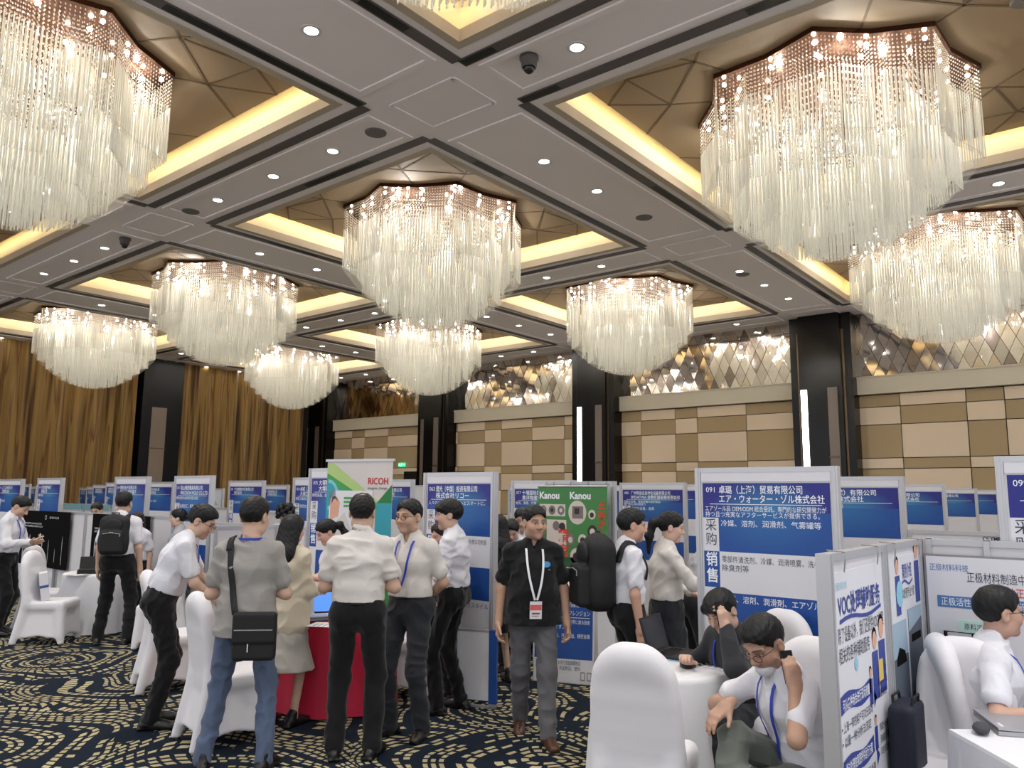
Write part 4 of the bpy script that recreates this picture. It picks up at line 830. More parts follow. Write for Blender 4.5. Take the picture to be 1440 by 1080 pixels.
_x, _y = at(84, 10.4); chair(_x, _y, -.9, 'white covered chair half hidden behind the one holding the white bag')
_x, _y = at(262, 7.45); chair(_x, _y, -.35, 'white covered chair left of the leaning man')
_x, _y = at(342, 5.95); chair(_x, _y, -.22, 'white covered chair close behind the man in the grey shirt')
chair(4.72, 9.15, 2.6, 'white covered chair behind the leaning man, by the backpack man')
_x, _y = at(905, 4.22); chair(_x, _y, .28, 'white covered chair in the foreground, its back to the camera before the laptop table')
chair(4.90, 1.98, PI-.3, 'white covered chair under the man in the dark suit')
_x, _y = at(1124, 3.93); chair(_x, _y+.05, PI, 'white covered chair under the man with crossed legs')
_x, _y = at(1388, 4.20); chair(_x, _y, -1.2, 'white covered chair under the man with glasses at the right table')
chair(4.52, .81, PI+.02, 'empty white covered chair facing the camera beside the case-study poster')
_x, _y = at(554, 7.25); chair(_x, _y, 2.6, 'white covered chair behind the man with glasses, right of the red table')
# ---------------------------------------------------------------- people
V = lambda *a: np.array(a, float)
def nrm(v): return v/max(np.linalg.norm(v), 1e-9)
def rotm(ax, a):
    ax = nrm(np.array(ax, float)); K = np.array([[0, -ax[2], ax[1]], [ax[2], 0, -ax[0]], [-ax[1], ax[0], 0]]); return np.eye(3)+math.sin(a)*K+(1-math.cos(a))*K@K
def ik(a, t, l1, l2, pole):
    d = t-a; L = np.linalg.norm(d); L2 = min(L, (l1+l2)*.999); e = d/L; c = (l1*l1+L2*L2-l2*l2)/(2*L2); h = math.sqrt(max(l1*l1-c*c, 0)); p = nrm(pole-e*(pole@e)); return a+e*c+p*h, a+e*L2
def folds(seed, amp, f=1., ax=(1, 1, 1)):
    r = np.random.RandomState(seed); K = r.normal(size=(5, 3))*np.array([26, 26, 34])*f*np.array(ax); ph = r.uniform(0, 6, 5); wk = r.normal(size=(5, 3))*9*f
    def fn(X, Y, Z):
        v = 0
        for i in range(5): v = v+np.sin(K[i, 0]*X+K[i, 1]*Y+K[i, 2]*Z+ph[i]+1.6*np.sin(wk[i, 0]*X+wk[i, 1]*Y+wk[i, 2]*Z))
        return amp*np.clip(np.abs(v)*.5-.7, -1, .6)
    return fn
SKIN = mat('skin', 'c99a7c', .52, attr='tint', bump=(180, .08, .002)); LENS = mat('spectacle_frame', '1a1716', .3)
def cloth(name, col, rough=.85, b=.18): return mat(name, col, rough, bump=(34, b, .012), sheen=.15, spec=.25)
CL = dict(white=cloth('shirt_white', 'd6d6dc'), white2=cloth('shirt_offwhite', 'd3cec8'), grey=cloth('tshirt_grey', '94908b'), black=cloth('polo_black', '121214'), blk=cloth('trousers_black', '0f0f12'), char=cloth('trousers_charcoal', '26282d'), gtr=cloth('trousers_grey', '5c5b5e'), olive=cloth('trousers_grey_green', '5b6059'), jeans=cloth('jeans_blue', '525f77', .9, .3), suit=cloth('suit_dark', '2b2c30'), cream=cloth('jacket_cream', 'ccc2ac'), lblue=cloth('shirt_light_blue', 'a9c6d6'), lgrey=cloth('blouse_grey', 'a3a3a8'), pat=cloth('skirt_patterned', 'b9b5ac'))
HAIR = dict(black=mat('hair_black', '0b0a0b', .5, bump=(90, .5, .01, (1, 1, .15)), spec=.35), brown=mat('hair_brown', '24191a', .5, bump=(90, .5, .01, (1, 1, .15)), spec=.35))
SHOE = dict(black=mat('shoe_black', '0c0b0b', .35), brown=mat('shoe_brown', '4a2d1e', .4)); BELT = mat('belt_black', '0a0a0a', .4); LAN = dict(blue=mat('lanyard_blue', '2b3fae', .6), white=mat('lanyard_white', 'dedee2', .6)); BAG = mat('bag_black', '0e0e10', .7, bump=(120, .25, .004)); PHONE = mat('phone_black', '08080a', .2)
def ribbon(mb, P, Nn, w, th=.003, k=None):
    n = len(P); vs = []
    for i in range(n):
        t = nrm(P[min(i+1, n-1)]-P[max(i-1, 0)]); s_ = nrm(np.cross(t, Nn[i])); o = np.cross(s_, t)
        for a, b in ((-1, 0), (1, 0), (1, 1), (-1, 1)): vs.append(P[i]+s_*(a*w/2)+o*(b*th))
    f = [(i*4+j, i*4+(j+1) % 4, (i+1)*4+(j+1) % 4, (i+1)*4+j) for i in range(n-1) for j in range(4)]+[(3, 2, 1, 0), tuple((n-1)*4+j for j in range(4))]
    return mb.add(vs, f, k)
def trace(sd, P, D, off=.002, mx=.7):
    "march points P along unit directions D until the surface sd is met; returns points and outward normals"
    P = np.array(P, float); D = np.array(D, float); t = np.zeros(len(P))
    for _ in range(60): t = np.minimum(t+np.maximum(sd.ev(P+D*t[:, None], False)-off, -.01)*.8, mx)
    Q = P+D*t[:, None]; e = .004; G = np.stack([sd.ev(Q+e*np.eye(3)[i], False)-sd.ev(Q-e*np.eye(3)[i], False) for i in range(3)], 1); return Q, G/np.maximum(np.linalg.norm(G, axis=1, keepdims=True), 1e-9)
def smoothp(P, n=2):
    P = np.array(P)
    for _ in range(n): P[1:-1] = (P[:-2]+2*P[1:-1]+P[2:])/4
    return P
def hand(s, w, d, n, right, curl=(.35, .5, .35), sc=1., thumb=(.55, .75, .3), spread=.0):
    d = nrm(d); n = nrm(n-d*(n@d)); t = np.cross(d, n)*(1 if right else -1); M = np.array([t, n, d])
    s.box(w+d*.048*sc, V(.040, .0145, .05)*sc, .013*sc, M, .02); s.cone(w-d*.03*sc, w+d*.02*sc, .026*sc, .026*sc, .02)
    s.ell(w+d*.035*sc+t*.026*sc+n*.01*sc, V(.016, .014, .028)*sc, M, .012)
    for i, (o, L, b) in enumerate(((.029, .070, .090), (.010, .078, .096), (-.009, .072, .092), (-.027, .056, .082))):
        p = w+(d*b+t*o)*sc; a = 0; r = (.0092, .0098, .0092, .008)[i]*sc; c = curl[i] if isinstance(curl[0], (list, tuple)) else curl
        for j, l in enumerate((.45, .3, .25)):
            a += c[j]; q = p+(d*math.cos(a)+n*math.sin(a)+t*o*spread*20)*L*l*sc; s.cone(p, q, r, r*.92, .006 if j else .012); p = q; r *= .92
    p = w+(d*.022+t*.034+n*.008)*sc; v = nrm(t*thumb[0]+d*thumb[1]+n*thumb[2]); q = p+v*.042*sc; s.cone(p, q, .0125*sc, .0105*sc, .012); v2 = nrm(v+d*.5+n*.25); s.cone(q, q+v2*.034*sc, .0105*sc, .0085*sc, .006)
def person(name, label, x, y, face, h=1.72, sex='m', vx=.007, lean=0., side=0., twist=0., head=(0, 0, 0), ra=None, la=None, feet=None, seat=None, top='white', bottom='blk', sleeve='short', tuck=True, shoes='black', hair='short', haircol='black', skirt=None, glasses=False, lanyard=None, badge=None, belly=0., skin=(.56, .36, .26), collar=True, build=1.0, jacket=False, thin=False, pants_len=.035, belt=True, mask=False, knee_pole=None, poles=None):
    s = h/1.72; F = V(0, 1, 0); fem = sex == 'f'
    ph = seat if seat is not None else .93*s
    P = V(0, 0, ph); d = nrm(V(math.sin(side), math.sin(lean), math.cos(lean)*math.cos(side))); T = rotm((0, 0, 1), twist); r = T@V(1, 0, 0); r = nrm(r-d*(r@d)); fw = np.cross(d, r)
    N_ = P+d*.515*s; C = P+d*.33*s; Wt = P+d*.14*s; sw = (.148 if fem else .170)*s*build
    Sh = {1: N_-d*.085*s+r*sw, -1: N_-d*.085*s-r*sw}
    nd = nrm(d*.6+V(0, 0, .5)+fw*.16); Hd = N_+nd*.143*s; hs = s*(1.0 if fem else 1.045)
    RH = rotm((0, 0, 1), head[0])@T; 
    if abs(lean) > .25: RH = RH@rotm((1, 0, 0), -lean*.35)
    RH = RH@rotm((1, 0, 0), -head[1])@rotm((0, 1, 0), head[2]); hx, hy, hz = RH[:, 0], RH[:, 1], RH[:, 2]; Hd = Hd+hy*(.02+.05*max(head[1], 0))*s-V(0, 0, .02*max(head[1], 0))
    HP = lambda a, b, c: Hd+(hx*a+hy*b+hz*c)*hs
    MH = np.array([hx, hy, hz]); E = {}; K = {}; Wr = {}; An = {}; hd = {}
    for sd, A in ((1, ra), (-1, la)):
        A = A or dict(u=(.16, -.02, -1), f=(.06, .22, -1)); m = V(sd, 1, 1)
        if 'w' in A:
            E[sd], Wr[sd] = ik(Sh[sd], V(*A['w'])*(s if not A.get('abs') else 1), .285*s, .25*s, V(*A.get('pole', (sd*.6, -.4, -.7))))
        else: E[sd] = Sh[sd]+nrm(T@(V(*A['u'])*m))*.285*s; Wr[sd] = E[sd]+nrm(T@(V(*A['f'])*m))*.25*s
        fd = nrm(Wr[sd]-E[sd]); hd[sd] = (nrm(V(*A['d'])) if 'd' in A else fd, nrm(V(*A['n'])) if 'n' in A else nrm(np.cross(fd, F)*0+V(-sd, .25, 0)), A)
    feet = feet or ((.11, .0, .15), (-.11, .0, -.15)); hipw = .092*s
    Hp = {}
    for sd, ft in ((1, feet[0]), (-1, feet[1])):
        Hp[sd] = P+V(sd*hipw, 0, -.02*s); az = ft[3] if len(ft) > 3 else .085*s; pl = V(*(poles[0 if sd > 0 else 1])) if poles else V(sd*.12, 1, 0)
        K[sd], An[sd] = ik(Hp[sd], V(ft[0], ft[1], az), .435*s, .415*s, pl)
    root = thing('person', label, 'person', (x, y, 0), face-PI/2, 'people at the fair')
    # body, one continuous skin
    b = SDF(); bw = build; g = -.016
    def torso(q, g, cut=None):
        q.ecap(P, Wt, r, ((.155 if not fem else .16)*s*bw+g, .115*s*bw+g), ((.14 if not fem else .118)*s*bw+g+belly*.4, (.105 if not fem else .09)*s*bw+g+belly*.6), .05)
        q.ecap(Wt, C, r, ((.14 if not fem else .118)*s*bw+g+belly*.4, .105*s*bw+g+belly*.6), ((.165 if not fem else .138)*s*bw+g, .118*s*bw+g), .05)
        q.ecap(C, N_-d*.09*s, r, ((.165 if not fem else .138)*s*bw+g, .118*s*bw+g), (.115*s*bw+g, .082*s+g), .05)
        if belly: q.ell(P+d*.17*s+fw*.06*s, V(.13, .11, .15)*s*bw+g, np.array([r, fw, d]), .08)
        if fem:
            for sd in (1, -1): q.ell(C+r*sd*.062*s+fw*.075*s+d*.02, V(.055, .05, .055)*s+g*.5, None, .05)
        for sd in (1, -1): q.cone(N_-d*.015*s, Sh[sd]-r*sd*.015, .046*s+g*.7, .050*s*bw+g, .04)
    torso(b, g)
    b.cone(N_-d*.05*s, Hd-hz*.05*hs-hy*.015*hs, .058*s*(.85 if fem else 1), .052*s*(.85 if fem else 1), .03)
    tr = .9 if fem else 1
    for sd in (1, -1):
        b.cone(Sh[sd], E[sd], .046*s*tr, .036*s*tr, .03); b.cone(E[sd], Wr[sd]+0*d, .041*s*tr, .027*s*tr, .02); b.ell(E[sd]+(Wr[sd]-E[sd])*.28, V(.043, .043, .07)*s*tr, None, .03) if False else None
        D_, n_, A = hd[sd]; hand(b, Wr[sd], D_, n_, sd > 0, A.get('curl', (.35, .5, .35)), s*(.92 if fem else 1), A.get('thumb', (.55, .75, .3)), A.get('spread', 0))
        b.cone(Hp[sd], K[sd], .066*s, .042*s, .04); b.cone(K[sd], An[sd], .042*s, .032*s, .02); b.cone(An[sd], An[sd]+V(0, .0, -.03*s), .036*s, .038*s, .02)
    hk = lambda c, R_, k, op=0, M=MH: b.ell(HP(*c), V(*R_)*hs, M, k, op)
    hk((0, -.012, .03), (.077, .095, .089), .02); hk((0, .025, -.035), (.062 if not fem else .058, .066, .078), .035); hk((0, .07, -.095), (.026, .022, .022), .03)
    for q in (-1, 1):
        hk((q*.045, .055, -.03), (.024, .03, .03), .03); hk((q*.05, .01, -.075), (.02, .04, .03), .03); b.cone(HP(q*.05, .074, .024), HP(q*.012, .088, .022), .011*hs, .012*hs, .018)
        hk((q*.033, .098, .002), (.02, .016, .0125), .012, 1); hk((q*.033, .073, .0), (.0165, .016, .014), .004)
        hk((q*.013, .097, -.034), (.010, .011, .009), .008); hk((q*.079, -.012, -.008), (.010, .020, .032), .01, 0, MH@rotm((0, 1, 0), 0)); hk((q*.088, -.006, -.004), (.006, .012, .018), .006, 1)
    b.cone(HP(0, .088, .012), HP(0, .110, -.028), .010*hs, .0145*hs, .014)
    b.cone(HP(-.022, .080, -.0605), HP(.022, .080, -.0605), .0075*hs, .0075*hs, .008); b.cone(HP(-.017, .080, -.070), HP(.017, .080, -.070), .008*hs, .008*hs, .008)
    b.cone(HP(-.026, .0885, -.0655), HP(.026, .0885, -.0655), .0025*hs, .0025*hs, .004, 1)
    sk = np.array(skin)
    def tint(Vx):
        L = (Vx-Hd)@np.array([hx, hy, hz]).T/hs; c = np.tile(sk, (len(Vx), 1)); X_, Y_, Z_ = np.abs(L[:, 0]), L[:, 1], L[:, 2]
        near = np.linalg.norm(L, axis=1) < .17
        sm_ = lambda v, a, b_: np.clip((v-a)/(b_-a), 0, 1)[:, None]
        def mixc(m, col): nonlocal c; c = c*(1-m)+np.array(col)*m
        mixc((near & (Y_ > .05))[:, None]*.25*sm_(-np.hypot(X_-.045, Z_+.03), -.04, -.01), (.56, .25, .19))
        mixc((near & (Y_ > .07))[:, None]*.55*sm_(-np.hypot(X_/1.6, (Z_+.0655)*1.25), -.018, -.011), (.42, .15, .13))
        br = np.hypot(np.maximum(np.abs(X_-.034)-.018, 0), (Z_-.027-.05*(X_-.03)+1.6*(X_-.034)**2)*1.3); mixc((near & (Y_ > .055))[:, None]*(.85 if not fem else .6)*sm_(-br, -.0085, -.004), (.03, .022, .02))
        ey = np.hypot(X_-.033, Z_*2.1); mixc((near & (Y_ > .074))[:, None]*sm_(-ey, -.0140, -.0105), (.42, .37, .34)); mixc((near & (Y_ > .07))[:, None]*sm_(-np.hypot(X_-.033, Z_*1.15), -.0088, -.006), (.02, .014, .012))
        ld = np.abs(np.hypot(X_-.033, (Z_)*1.5)-.0165); mixc(((near & (Y_ > .066) & (Z_ > -.001))[:, None])*.8*sm_(-ld, -.004, -.001), (.04, .025, .02))
        if not fem: mixc((near & (Z_ < -.045))[:, None]*.16*sm_(Y_, .02, .05), (.2, .16, .14))
        return np.clip(c, 0, 1)
    b.build('body', SKIN, vx, root, tint)
    # trousers / skirt
    cm_ = CL[bottom]; bt = SDF(); wl = P+d*.085*s
    kt = 1. if tuck else .85
    bt.ecap(P-d*.01, P+d*(.14 if seat is None else .05)*s, r*0+nrm(V(1, 0, 0)-d*d[0]), (.166*s*bw*kt+belly*.3, .123*s*bw*kt+belly*.35), (.150*s*bw+belly*.45, .112*s*bw+belly*.6), .05)
    for sd in (1, -1):
        if not (skirt and skirt[0] == 'skirt'):
            kk = .9 if fem or thin else 1.; bt.cone(Hp[sd], K[sd], .092*s*bw*kk, .070*s*kk, .05); bt.cone(K[sd], An[sd]+(An[sd]-K[sd])*.02, .070*s*kk, .062*s*kk, .03); bt.ell(Hp[sd]-V(0, .035, -.01)*s, V(.09, .09, .1)*s*bw*kt**2, None, .05)
    if skirt and skirt[0] == 'skirt':
        z = skirt[1]; bt.ecap(P, V(0, 0, ph-.2), (1, 0, 0), (.165*s, .125*s), (.185*s, .15*s), .05); bt.ecap(V(0, 0, ph-.2), V(0, .02, z), (1, 0, 0), (.18*s, .145*s), (.19*s+.06, .16*s+.03), .05); bt.plane((0, 0, z), (0, 0, -1))
    else:
        for sd in (1, -1):
            if seat is None: pass
    if seat is None: bt.plane(wl if tuck else P+d*.03*s, d)
    bt.noise = folds(hash(name) % 999+7 if False else int(abs(x*97+y*31)) % 997, (.010 if bottom != 'jeans' else .011), .8, (1, 1, .8))
    if not (skirt and skirt[0] == 'skirt'):
        low = min(An[1][2], An[-1][2])
        if seat is None and abs(An[1][2]-An[-1][2]) < .05: bt.plane((0, 0, pants_len), (0, 0, -1))
    bt.build('skirt' if skirt and skirt[0] == 'skirt' else 'trousers', cm_, vx*1.15, root)
    # shoes
    for sd, ft in ((1, feet[0]), (-1, feet[1])):
        o = SDF(); yaw = -ft[2]; f_ = rotm((0, 0, 1), yaw)@V(0, 1, 0); pit = ft[4] if len(ft) > 4 else 0; sx_ = rotm((0, 0, 1), yaw)@V(1, 0, 0)
        Rp = rotm(sx_, pit); f_ = Rp@f_; u_ = Rp@V(0, 0, 1); A0 = An[sd]; so = A0-u_*(.082*s); q = lambda a, b_: so+f_*a*s+u_*b_*s; Mx = np.array([sx_, f_, u_])
        o.ell(q(-.045, .03), V(.038, .045, .042)*s, Mx, .02); o.ell(q(.05, .03), V(.042, .085, .045)*s, Mx, .03); o.ell(q(.13, .022), V(.044, .065, .030)*s, Mx, .03); o.cone(q(-.02, .045), q(-.01, .095), .042*s, .043*s, .02); o.box(q(.045, .008), V(.036, .135, .010)*s, .009, Mx, .015)
        o.plane(so+u_*.0, -u_); o.build('shoe', SHOE[shoes], max(vx, .006), root)
    # shirt
    st = SDF(); torso(st, .014 if not jacket else .024)
    sl = {'short': .68, 'long': 2, 'none': .2}[sleeve]
    for sd in (1, -1):
        e = Sh[sd]+(E[sd]-Sh[sd])*min(sl, 1); rr_ = .057*s*tr*(1.1 if jacket else 1); r2 = (.062 if sl < 1 else .056)*s*tr*(1.15 if jacket else 1); st.cone(Sh[sd]-r*sd*.01*s, e, rr_, r2, .03)
        if sl > 1: st.cone(E[sd], E[sd]+(Wr[sd]-E[sd])*.95, r2, .036*s*tr*(1.2 if jacket else 1), .025)
        else: dd = nrm(E[sd]-Sh[sd]); st.cone(e-dd*.03, e+dd*.1, .039*s*tr, .039*s*tr, .005, 1)
    if tuck: st.ecap(P+d*.10*s, P+d*.13*s, r, (.160*s*bw+belly*.45, .122*s*bw+belly*.62), (.158*s*bw+belly*.45, .12*s*bw+belly*.62), .04); st.plane(P+d*.07*s, -d)
    else: st.ecap(P-d*.12*s, P+d*.1*s, r, (.207*s*bw+belly*.35, .172*s*bw+belly*.4), (.182*s*bw+belly*.45, .140*s*bw+belly*.6), .05); st.plane(P-d*(.10 if not jacket else .2)*s, -d)
    st0 = SDF(); st0.p = list(st.p)
    nk = nrm(Hd-hz*.05*hs-(N_-d*.05*s)); n0 = N_-d*.028*s
    if collar:
        st.cone(n0-nk*.045*s, n0+nk*.040*s, .092*s*tr, .066*s*tr, .03); st.cone(n0+nk*.012, n0+nk*.09*s, .060*s*tr, .056*s*tr, .004, 1); st.ell(n0+fw*.085*s+nk*.03, V(.022, .045, .07)*s, np.array([r, fw, nk]), .008, 1)
    else: st.cone(n0-nk*.01, n0+nk*.09*s, .072*s*tr, .066*s*tr, .01, 1); st.ell(n0+fw*.05*s, V(.055, .05, .03)*s, np.array([r, fw, nk]), .01, 1)
    st.noise = folds(int(abs(x*53+y*77)) % 991, .0095, .8, (1, 1, .75)); st.build('jacket' if jacket else 'shirt', CL[top], vx*1.1, root)
    if tuck and not fem and belt and seat is None:
        bl = SDF(); bl.p = [p for p in bt.p[:1]]; q = bl.p[0]; bl.ecap(P-d*.01, P+d*.14*s, nrm(V(1, 0, 0)-d*d[0]), (.172*s*bw+belly*.3, .129*s*bw+belly*.35), (.157*s*bw+belly*.45, .119*s*bw+belly*.6), .01); bl.p = bl.p[1:]; bl.plane(P+d*.088*s, d); bl.plane(P+d*.052*s, -d); bl.build('belt', BELT, .007, root)
    # hair
    hr = SDF(); hcol = HAIR[haircol]; HH = lambda c, R_, k=.02, op=0: hr.ell(HP(*c), V(*R_)*hs, MH, k, op)
    HH((0, -.016, .036), (.0845, .102, .0945)); HH((0, .008, .068), (.076, .09, .060), .03)
    if hair == 'thin': hr.p = hr.p[:1]
    if hair in ('short', 'thin', 'flat'):
        HH((0, .085, -.055), (.085, .10, .125), .012, 1); HH((0, -.06, -.125), (.12, .1, .078), .02, 1)
        for q in (-1, 1): HH((q*.088, .0, -.02), (.03, .034, .05), .01, 1)
        if hair == 'thin': HH((0, -.05, .135), (.03, .045, .022), .02, 1)
    elif hair == 'fringe':
        HH((0, .075, .055), (.078, .04, .035), .03); HH((0, .095, -.06), (.075, .10, .112), .012, 1); HH((0, -.06, -.13), (.12, .1, .07), .02, 1)
    else:
        HH((0, .10, -.05), (.066, .10, .122), .015, 1); HH((0, -.03, -.15), (.14, .12, .07), .02, 1)
        if hair == 'pony': hr.cone(HP(0, -.11, .03), HP(0, -.15, .01), .025*hs, .032*hs, .02); hr.cone(HP(0, -.15, .01), HP(0, -.165, -.10), .034*hs, .034*hs, .03); hr.cone(HP(0, -.165, -.1), HP(0, -.15, -.24), .033*hs, .012*hs, .03)
        if hair == 'bun': hr.ell(HP(0, -.115, .02), V(.04, .035, .04)*hs, MH, .01)
        if hair == 'long':
            hr.ecap(HP(0, -.055, .0), N_-d*.06*s-fw*.085*s, hx, (.086*hs, .06*hs), (.105*hs, .05*hs), .03); hr.ecap(N_-d*.03*s-fw*.085*s, N_-d*.2*s-fw*.13*s, r, (.105*hs, .045*hs), (.08*hs, .022*hs), .04); hr.ecap(HP(0, -.03, .03), HP(0, -.06, -.12), hx, (.094*hs, .08*hs), (.1*hs, .06*hs), .03)
        if hair == 'bob': hr.ecap(HP(0, -.04, .0), HP(0, -.05, -.11), hx, (.088*hs, .07*hs), (.084*hs, .055*hs), .03)
        if hair == 'curly':
            for q in range(26): a_ = q*2.4; zz = .11-.16*(q/26); rr_ = .1*math.sqrt(max(.05, 1-(zz/.13)**2)); HH((rr_*math.cos(a_), -.03+rr_*1.05*math.sin(a_) if math.sin(a_) < .6 else -.03+.3*rr_, zz), (.032, .032, .032), .01)
    kz = V(90, 90, 20)
    hr.noise = lambda X, Y, Z: .0011*(np.sin(140*X+60*Y+20*np.sin(9*Z))+np.sin(150*Y-50*X+18*np.sin(11*Z)))
    hr.build('hair', hcol, max(.0055, vx*.8), root)
    if glasses:
        m = MB()
        for q in (-1, 1):
            ring_ = [HP(q*.034+.024*math.cos(a*PI/10), .111-.12*abs(q*.034+.024*math.cos(a*PI/10))**1.5*3, -.003+.0155*math.sin(a*PI/10)) for a in range(21)]; m.tube(ring_, .0016*hs, 6, caps=False); m.tube([HP(q*.057, .098, .004), HP(q*.078, .06, .008), HP(q*.082, -.01, .006)], .0018, 6)
        m.tube([HP(-.011, .112, 0), HP(.011, .112, 0)], .0016, 6); m.build('glasses', LENS, root)
    if mask: mm = SDF(); mm.ell(HP(0, .05, -.085), V(.052, .058, .04)*hs, MH, .01); mm.ell(HP(0, .03, -.02), V(.08, .09, .062)*hs, MH, .01, 1); mm.build('mask', CL['white'], .006, root)
    if lanyard:
        lm_ = LAN[lanyard]; m = MB(); bx = N_-d*(.36 if badge != 'low' else .42)*s
        for q in (-1, 1):
            A_ = n0+r*q*.062*s+nk*.022*s; ts = np.linspace(0, 1, 14); tgt = np.array([A_*(1-t)+(bx+r*q*.008)*t+r*q*.02*math.sin(t*PI) for t in ts]); Q, G = trace(st0, tgt+fw*.35, np.tile(-fw, (14, 1)), .012); Q[0] = A_+fw*.01; Q = smoothp(Q); ribbon(m, Q, G, .016)
        az = np.linspace(-.15, PI+.15, 16); nn = [nrm(r*math.cos(a)-fw*math.sin(a)) for a in az]; rb = (.074 if collar else .080)*s*tr; ribbon(m, [n0+nk*.026*s+v*(rb+.004) for v in nn], nn, .017)
        lo = m.build('lanyard', lm_, root)
        if badge:
            Q, G = trace(st0, [bx+fw*.35], [-fw], .012); g_ = nrm(G[0]); up = nrm(d-g_*(d@g_)); sd_ = np.cross(up, g_); mm = MB(); c0 = Q[0]-up*.075*s; cb = lambda a, b_, o: c0+sd_*a+up*b_+g_*o
            def card(x0, x1, z0, z1, o, k): mm.add([cb(x0, z0, o), cb(x1, z0, o), cb(x1, z1, o), cb(x0, z1, o), cb(x0, z0, -.002), cb(x1, z0, -.002), cb(x1, z1, -.002), cb(x0, z1, -.002)], [(0, 1, 2, 3), (7, 6, 5, 4), (0, 4, 5, 1), (1, 5, 6, 2), (2, 6, 7, 3), (3, 7, 4, 0)], k)
            card(-.045, .045, -.065, .065, .001, 0); card(-.043, .043, .0, .04, .002, 1); card(-.03, .03, -.03, -.018, .002, 2); card(-.03, .02, -.045, -.04, .002, 2); mm.build('badge', [WPRT, mat('badge_red', 'd9655c', .5) if lanyard == 'white' else mat('badge_blue', '3a49a8', .5), mat('badge_brown', '8a4a3c', .5)], lo)
    return dict(root=root, shirt=st0, N=N_, C=C, P=P, d=d, r=r, fw=fw, Sh=Sh, E=E, Wr=Wr, K=K, An=An, Hd=Hd, HP=HP, s=s, hd=hd)
def at(px, D):
    q = RM@np.array([(px-720)/1090*D, (540-690)/1090*D, D]); return q[0], q[1]
AW, CA, LE, RI = math.radians(39), math.radians(219), math.radians(129), math.radians(-51)
at = at; IN = dict(u=(.12, .0, -1), f=(.0, .12, -1)); FOLDR = dict(u=(.25, .1, -1), f=(-1, .55, .15), n=(-1, -.3, 0)); BEHIND = dict(u=(.22, -.35, -1), f=(-.75, -.35, -.55), n=(0, -1, .2))
PP = {}
PP[1] = person('p1', 'person at far left edge in white long-sleeved shirt reading a phone, head bowed', *at(16, 9.95), RI+.12, 1.76, vx=.008, lean=.10, head=(0, .55, 0), ra=dict(w=(.14, .34, 1.12), n=(0, .2, 1), d=(-.1, .9, .35), curl=(.5, .6, .4)), la=dict(w=(-.06, .30, 1.10), n=(0, .3, .9), curl=(.4, .5, .3)), sleeve='long', top='white', lanyard='blue', hair='short', feet=((.11, .03, .1), (-.11, -.05, -.1)))
PP[2] = person('p2', 'person seen from behind in white shirt wearing a black backpack, standing at the white table', *at(174, 9.42), AW+.12, 1.79, vx=.008, feet=((.17, 0, .3), (-.17, 0, -.3)), top='white')
x, y = at(258, 9.9); PP[3] = person('p3', 'person in grey blouse with dark tied hair, in profile before the blue signs', x, y, LE+.15, 1.58, 'f', vx=.009, top='lgrey', bottom='char', skirt=('skirt', .5), hair='bun', skin=(.60, .40, .30), sleeve='long')
PP[4] = person('p4', 'person in white shirt and glasses leaning forward over the chairs beside the man in grey', *at(236, 6.25), RI+.35, 1.76, vx=.007, lean=.36, head=(-.25, .35, 0), glasses=True, lanyard='blue', ra=dict(u=(.1, .35, -1), f=(-.3, .7, -.6)), la=dict(u=(.1, .45, -1), f=(-.1, .8, -.4)), hair='flat', top='white')
PP[5] = person('p5', 'person from behind in grey T-shirt and blue jeans with a black shoulder bag', 3.06, 4.76, AW+.10, 1.77, vx=.006, feet=((.17, -.05, .25), (-.22, -.02, -.3)), top='grey', bottom='jeans', tuck=False, collar=False, ra=FOLDR, la=FOLDR, head=(-.30, .1, 0), lanyard='blue', thin=True)
x, y = at(410, 6.3); PP[6] = person('p6', 'person with long straight black hair and cream jacket, from behind at the red table', x, y, AW-.3, 1.63, 'f', vx=.007, top='cream', bottom='pat', skirt=('skirt', .42), hair='long', sleeve='long', jacket=True, tuck=False, collar=False, ra=dict(u=(.15, .1, -1), f=(-.1, 1, -.1)), la=dict(u=(.15, .1, -1), f=(-.1, 1, -.1)), head=(0, .15, 0))
x, y = at(480, 7.45); PP[7] = person('p7', 'person with dark ponytail looking down behind the red table, in profile', x, y, LE+.35, 1.58, 'f', vx=.007, top='white', bottom='char', lean=.12, hair='pony', head=(.1, .45, 0), skin=(.60, .38, .29), ra=dict(w=(.10, .36, 1.05), n=(0, 0, 1)), la=dict(w=(-.05, .38, 1.12), n=(0, 0, 1)), feet=((.09, 0, .1), (-.09, 0, -.1)))
PP[8] = person('p8', 'person from behind in white short-sleeved shirt and black trousers, tallest at the red table', 3.70, 4.38, AW+.02, 1.80, vx=.006, top='white2', ra=FOLDR, la=FOLDR, hair='thin', feet=((.13, 0, .25), (-.13, -.02, -.25)))
PP[9] = person('p9', 'person with black-rimmed glasses and blue lanyard, hands behind the back, facing the camera', 4.28, 4.46, CA-.42, 1.755, vx=.005, top='white2', bottom='char', ra=BEHIND, la=BEHIND, glasses=True, lanyard='blue', head=(-.12, .02, 0), feet=((.12, .05, .35), (-.13, .0, -.2)), hair='short', skin=(.52, .32, .22))
PP[11] = person('p11', 'person in white long-sleeved shirt with folded arms, in profile before sign 063', 4.97, 4.66, LE-.22, 1.755, vx=.006, top='white', bottom='blk', sleeve='long', ra=FOLDR, la=FOLDR, hair='fringe', lanyard='blue', feet=((.11, -.05, .2), (-.14, .08, -.2)), head=(.22, .05, 0), thin=True)
x, y = at(627, 7.15); PP[10] = person('p10', 'person with short brown hair mostly hidden behind the man with folded arms', x, y, CA-.7, 1.55, 'f', vx=.008, top='white', bottom='char', hair='bob', haircol='brown', head=(-.2, .2, 0), skin=(.60, .38, .29))
